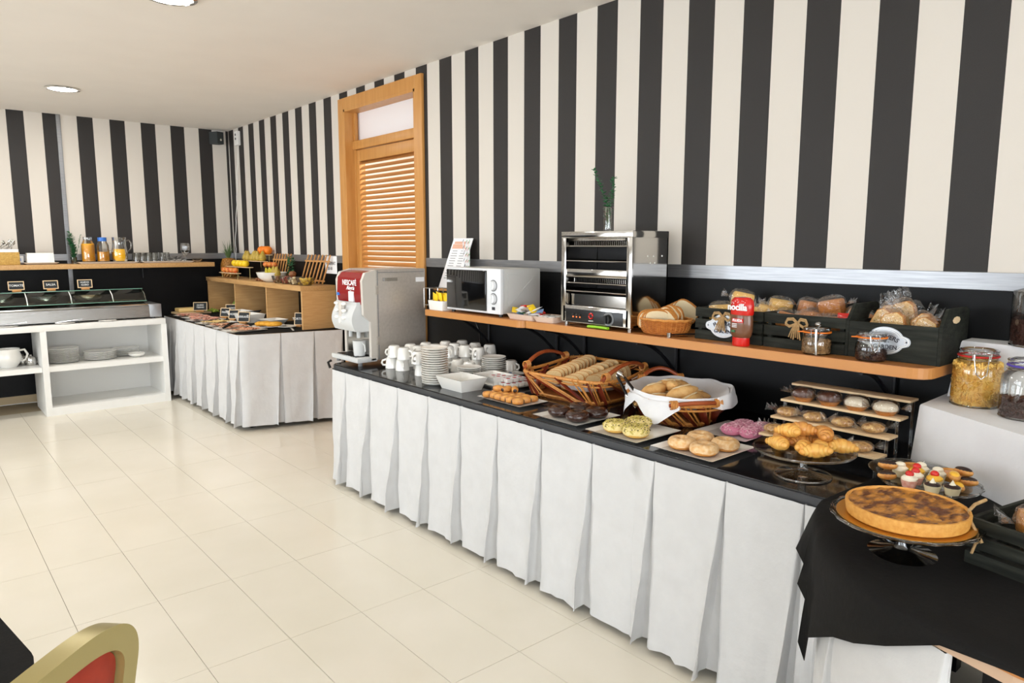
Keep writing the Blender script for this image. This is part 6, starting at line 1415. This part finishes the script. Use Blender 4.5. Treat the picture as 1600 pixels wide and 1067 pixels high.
for i, (x, y, l) in enumerate(((-2.10, -.715, 'small white plate with tongs at the left end of the worktop edge'), (-1.70, -.722, 'small white plate with salad tongs in front of the display'), (-1.38, -.722, 'empty small white plate in front of the display'))):
    t = thing('small_plate', l, 'plate', (x, y-.0, WT+.001)); b = MB(); b.lathe([(0, 0), (.04, 0), (.075, .008), (.074, .010), (.04, .003), (0, .003)], seg=26, sy=.40); b.build('plate', 'porc', t)
    if i < 2:
        t = thing('salad_tongs', 'clear plastic tongs lying on the %s small plate' % ('left' if i == 0 else 'middle'), 'tongs', (x, y, WT+.012)); b = MB()
        for s in (-1, 1): b.tube([(-.07, s*.008, .004), (.03, s*.012, .014), (.13, s*.004, .022)], .006, 7, flat=.6)
        b.build('arms', 'skin', t)
# upper shelf on back wall
UZS = 1.262
t = thing('wall_shelf', 'long pale oak wall shelf on the back wall', 'shelf', (0, 0, 0)); b = MB(); b.span((-3.4, -.285, UZS-.042), (-.30, -.008, UZS), bev=.001); b.build('board', 'oakh', t)
for x in (-3.0, -2.2, -.9): b = MB(); b.tube([(x, -.014, UZS-.15), (x, -.014, UZS-.048), (x, -.24, UZS-.048)], .007, 6); b.build('bracket', 'darkm', t)
US = UZS+.0005
def cont(b, prof, seg=24, sq=1): b.lathe(prof, seg=seg)
def vessel(name, label, cat, x, y, prof_g, prof_j, jm, z=US, extra=None, seg=24):
    t = thing(name, label, cat, (x, y, z)); b = MB(); b.lathe(prof_g, seg=seg); b.build('glass_body', 'tglass', t)
    if prof_j: b = MB(); b.lathe(prof_j, seg=seg); b.build('juice', jm, t)
    if extra: extra(t)
    return t
vessel('juice_bottle', 'wide-necked glass bottle full of orange juice, leftmost on the wall shelf', 'bottle', -1.385, -.15, [(0, 0), (.054, 0), (.056, .01), (.056, .15), (.040, .185), (.036, .20), (.038, .225), (.034, .225)], [(0, .004), (.053, .004), (.053, .16), (.050, .165), (0, .165)], 'juice', z=US+.018)
def bluecap(t): b = MB(); b.lathe([(0, .215), (.036, .215), (.036, .19), (.038, .188), (.038, .223), (0, .225)], seg=20); b.build('blue_cap', 'blue', t); b = MB(); b.tube([(.053, 0, .17), (.08, 0, .165), (.085, 0, .11), (.056, 0, .09)], .005, 7); b.build('handle', 'glass', t)
vessel('juice_bottle', 'blue-capped glass bottle half full of orange juice on the wall shelf', 'bottle', -1.265, -.15, [(0, 0), (.052, 0), (.054, .01), (.052, .15), (.040, .175), (.035, .19), (.035, .21)], [(0, .004), (.050, .004), (.050, .09), (0, .09)], 'juice', z=US+.018, extra=bluecap)
def jh(t): b = MB(); b.tube([(.058, 0, .185), (.085, 0, .20), (.105, 0, .17), (.10, 0, .12), (.068, 0, .085)], .006, 8); b.build('handle', 'glass', t)
vessel('juice_pitcher', 'glass pitcher of bright yellow juice on the wall shelf', 'pitcher', -1.125, -.15, [(0, 0), (.058, 0), (.069, .03), (.068, .09), (.058, .15), (.060, .22), (.062, .225)], [(0, .004), (.056, .004), (.067, .03), (.066, .09), (.063, .115), (0, .115)], 'juicey', z=US+.018, extra=jh)
flatplate('serving_tray', 'long white tray under the juice bottles on the wall shelf', -1.24, -.16, US, .50, .20, rim=.016)
flatplate('serving_tray', 'white tray under the drinking glasses on the wall shelf', -.72, -.16, US, .48, .20, rim=.016)
gp = thing('drinking_glass', 'x', 'glass'); b = MB(); b.lathe([(.032, 0), (.030, .05), (.026, .088), (.022, .092), (0, .093)], seg=18); b.build('tumbler', 'tglass', gp); b = MB(); b.tube([(.031*cos(2*pi*i/20), .031*sin(2*pi*i/20), .002) for i in range(20)], .0018, 5, closed=True); b.tube([(.025*cos(2*pi*i/20), .025*sin(2*pi*i/20), .090) for i in range(20)], .003, 5, closed=True); b.build('thick_rim', 'glass', gp); gp = Placer(gp)
for i in range(11): gp.put((-.985+.052*(i // 2)+(.0 if i < 9 else .02), -.12-.07*(i % 2), US+.005), 0, 'upturned drinking glass, %s from the left in the %s row on the wall shelf' % (nth(i//2), ('back', 'front')[i % 2]), 'upturned drinking glasses')
gb = thing('stacked_glass_bowl', 'x', 'bowl'); b = MB(); b.lathe([(0, 0), (.025, 0), (.046, .03), (.045, .03), (.024, .003), (0, .003)], seg=20, wob=.02); b.build('bowl', 'glass', gb); gb = Placer(gb)
for i in range(5): gb.put((-.665+.045*(i % 3), -.15-.03*(i % 2), US+.005+(.028 if i > 2 else 0)), 0, 'small cut-glass bowl, %s from the left near the wine glasses' % nth(i), 'small cut-glass bowls')
wg = thing('wine_glass', 'x', 'glass'); b = MB(); b.lathe([(0, 0), (.032, 0), (.006, .006), (.004, .05), (.018, .075), (.036, .11), (.037, .15), (.032, .185), (.031, .185), (.035, .15), (.034, .112), (0, .078)], seg=24); b.build('goblet', 'glass', wg); wg = Placer(wg)
wg.put((-.545, -.17, US+.005), 0, 'stemmed wine glass, front one of the pair at the tray end', 'wine glasses'); wg.put((-.515, -.10, US+.005), 0, 'stemmed wine glass, back one of the pair at the tray end', 'wine glasses')
bowl('glass_bowl', 'single small footed glass bowl at the right end of the wall shelf', -.425, -.15, US, .05, .035, 'glass', .4, 20)
t = thing('cutlery_basket', 'square straw basket lined in white at the left edge of the photo', 'basket', (-2.03, -.17, US)); b = MB(); b.box((0, 0, .055), (.21, .17, .11), bev=.006); b.build('woven_box', 'wgranite', t); b = MB(); b.box((0, 0, .118), (.20, .16, .035), bev=.004); b.build('white_liner', 'linen', t)
rnd = random.Random(20)
for i in range(9):
    t = thing('teaspoon', 'small steel spoon in the straw basket, %s from the left' % nth(i), 'spoon', (-2.08+.013*i, -.17+rnd.uniform(-.03, .03), US+.12), group='spoons in the straw basket', rot=(rnd.uniform(-.3, .3), rnd.uniform(.2, .9), rnd.uniform(-.4, .4))); b = MB(); b.tube([(0, 0, -.03), (0, 0, .07)], .003, 6); b.ell((0, 0, .085), (.011, .004, .018), seg=10, rings=6); b.build('spoon', 'steelm', t)
t = thing('napkin_box', 'white napkin box on a white plate beside the straw basket', 'napkin box', (-1.77, -.17, US)); b = MB(); b.box((0, 0, .058), (.205, .12, .088), taper=.98, bev=.004); b.build('box', 'porc', t); b = MB(); dish(b, .27, .20, .018, .004, .03, .01); b.build('plate', 'porc', t)
b = MB(); b.span((-.03, -.02, 0), (.03, .02, .075), bev=.003); o = b.build('tea_box', 'paper', loc=(-1.91, -.06, US)); tag(o, 'small white and blue carton behind the straw basket', 'carton'); b = MB(); b.span((-.018, -.0215, .03), (.012, -.0198, .055)); b.build('blue_print', 'sp_blue', o, smooth=False)
t = thing('potted_sprig', 'small bushy green sprig in a glass left of the juice bottles', 'plant', (-1.50, -.12, US)); b = MB(); b.lathe([(0, 0), (.024, 0), (.027, .06), (.025, .06), (.022, .004), (0, .004)], seg=16); b.build('glass', 'tglass', t)
b = MB(); rnd = random.Random(30)
for k in range(3): twig(b, [(0, 0, .02), (rnd.uniform(-.02, .02), rnd.uniform(-.02, .02), .12), (rnd.uniform(-.03, .0), rnd.uniform(-.02, .02), .22+.03*k)], 26, .016, rnd)
b.build('leaves', 'green', t); b = MB(); twig(b, [(0, 0, .02), (.04, 0, .14), (.065, 0, .26)], 14, .007, rnd); b.build('thin_twig', 'green', t)

# ================= FOREGROUND =================
t = thing('dining_table', 'dark cloth-covered dining table cut off at the left edge of the photo', 'table', (0, 0, 0))
P_ = []
for (x0, y0, x1, y1) in ((-3.6, -6.43, -2.605, -5.75),):
    P_ = rrect(x0, y0, x1, y1, .09, 8)
k_ = radians(9); P_ = [(-2.622+(x+2.622)*cos(k_)-(y+6.43)*math.sin(k_), -6.43+(x+2.622)*math.sin(k_)+(y+6.43)*cos(k_)) for x, y in P_]
b = MB(); b.prism(P_, .70, .738); b.build('tabletop', 'blackcloth', t, smooth=False)
for x, y in ((-2.75, -5.9), (-3.5, -5.9), (-3.5, -6.3), (-3.45, -6.0)): b = MB(); b.cyl((x, y, 0), .025, .70, 12); b.build('leg', 'darkm', t)
t = thing('banquet_chair', 'gold-framed banquet chair with red upholstered back in the foreground', 'chair', CH[0], CH[1])
def bk(u, w=.205, hh=.46):   # rounded-top back outline, local x across, z up
    a = pi*u; return (w*math.copysign(abs(cos(a))**.72, cos(a)), .45+hh*abs(sin(a))**.50*.5+hh*.5*(1 if 0 < u < 1 else 0))
def outline(k, n=40):
    w = .215-k; out = [(-w*.92, .47)]
    pts = [(-w, .66), (-w*.99, .76)]
    for i in range(n+1):
        a = pi-pi*i/n; out.append((w*math.copysign(abs(cos(a))**.62, cos(a)), .755+(.108-k)*abs(sin(a))**.85))
    out.append((w*.92, .47)); return out
rk = radians(9)
def leanp(x, z, y=0): return (x, y-(z-.45)*math.sin(rk), z)
b = MB(); O, I_ = outline(0), outline(.038)
ringF = [[], [], [], []]
for (x, z), (x2, z2) in zip(O, I_):
    for k, (px_, pz_, yy) in enumerate(((x, z, -.018), (x, z, .018), (x2, z2, .018), (x2, z2, -.018))): ringF[k].append(b.bm.verts.new(leanp(px_, pz_, yy)))
for k in range(4):
    A, B_ = ringF[k], ringF[(k+1) % 4]
    for i in range(len(A)-1): b._f([A[i], A[i+1], B_[i+1], B_[i]])
b.build('back_frame', 'goldf', t, ang=50)
Ic = outline(.040)
for s, m_, nm in ((-1, 'redup', 'backrest_front'), (1, 'redup', 'backrest_rear')):
    b = MB(); cx, cz = 0, .65
    def g_(u, v): 
        k = u*(len(Ic)-1); i = min(int(k), len(Ic)-2); f_ = k-i; x = Ic[i][0]*(1-f_)+Ic[i+1][0]*f_; z = Ic[i][1]*(1-f_)+Ic[i+1][1]*f_
        return Vector(leanp(x*v, cz+(z-cz)*v, s*(.004+.022*(1-v**2.5))))
    b.grid(g_, 40, 10); b.build(nm, m_, t, ang=70)
b = MB(); b.tube([leanp(-.19, .47), leanp(.19, .47)], .012, 8); b.build('lower_rail', 'goldf', t)
b = MB(); b.box((0, .20, .445), (.42, .42, .07), bev=.025); b.build('seat', 'redup', t)
for s in (-1, 1):
    b = MB(); b.tube([leanp(s*.197, .48), (s*.197, 0, .42), (s*.20, -.05, 0)], .012, 8); b.build('leg', 'goldf', t)
    b = MB(); b.tube([(s*.18, .36, .42), (s*.19, .38, 0)], .012, 8); b.build('leg', 'goldf', t)
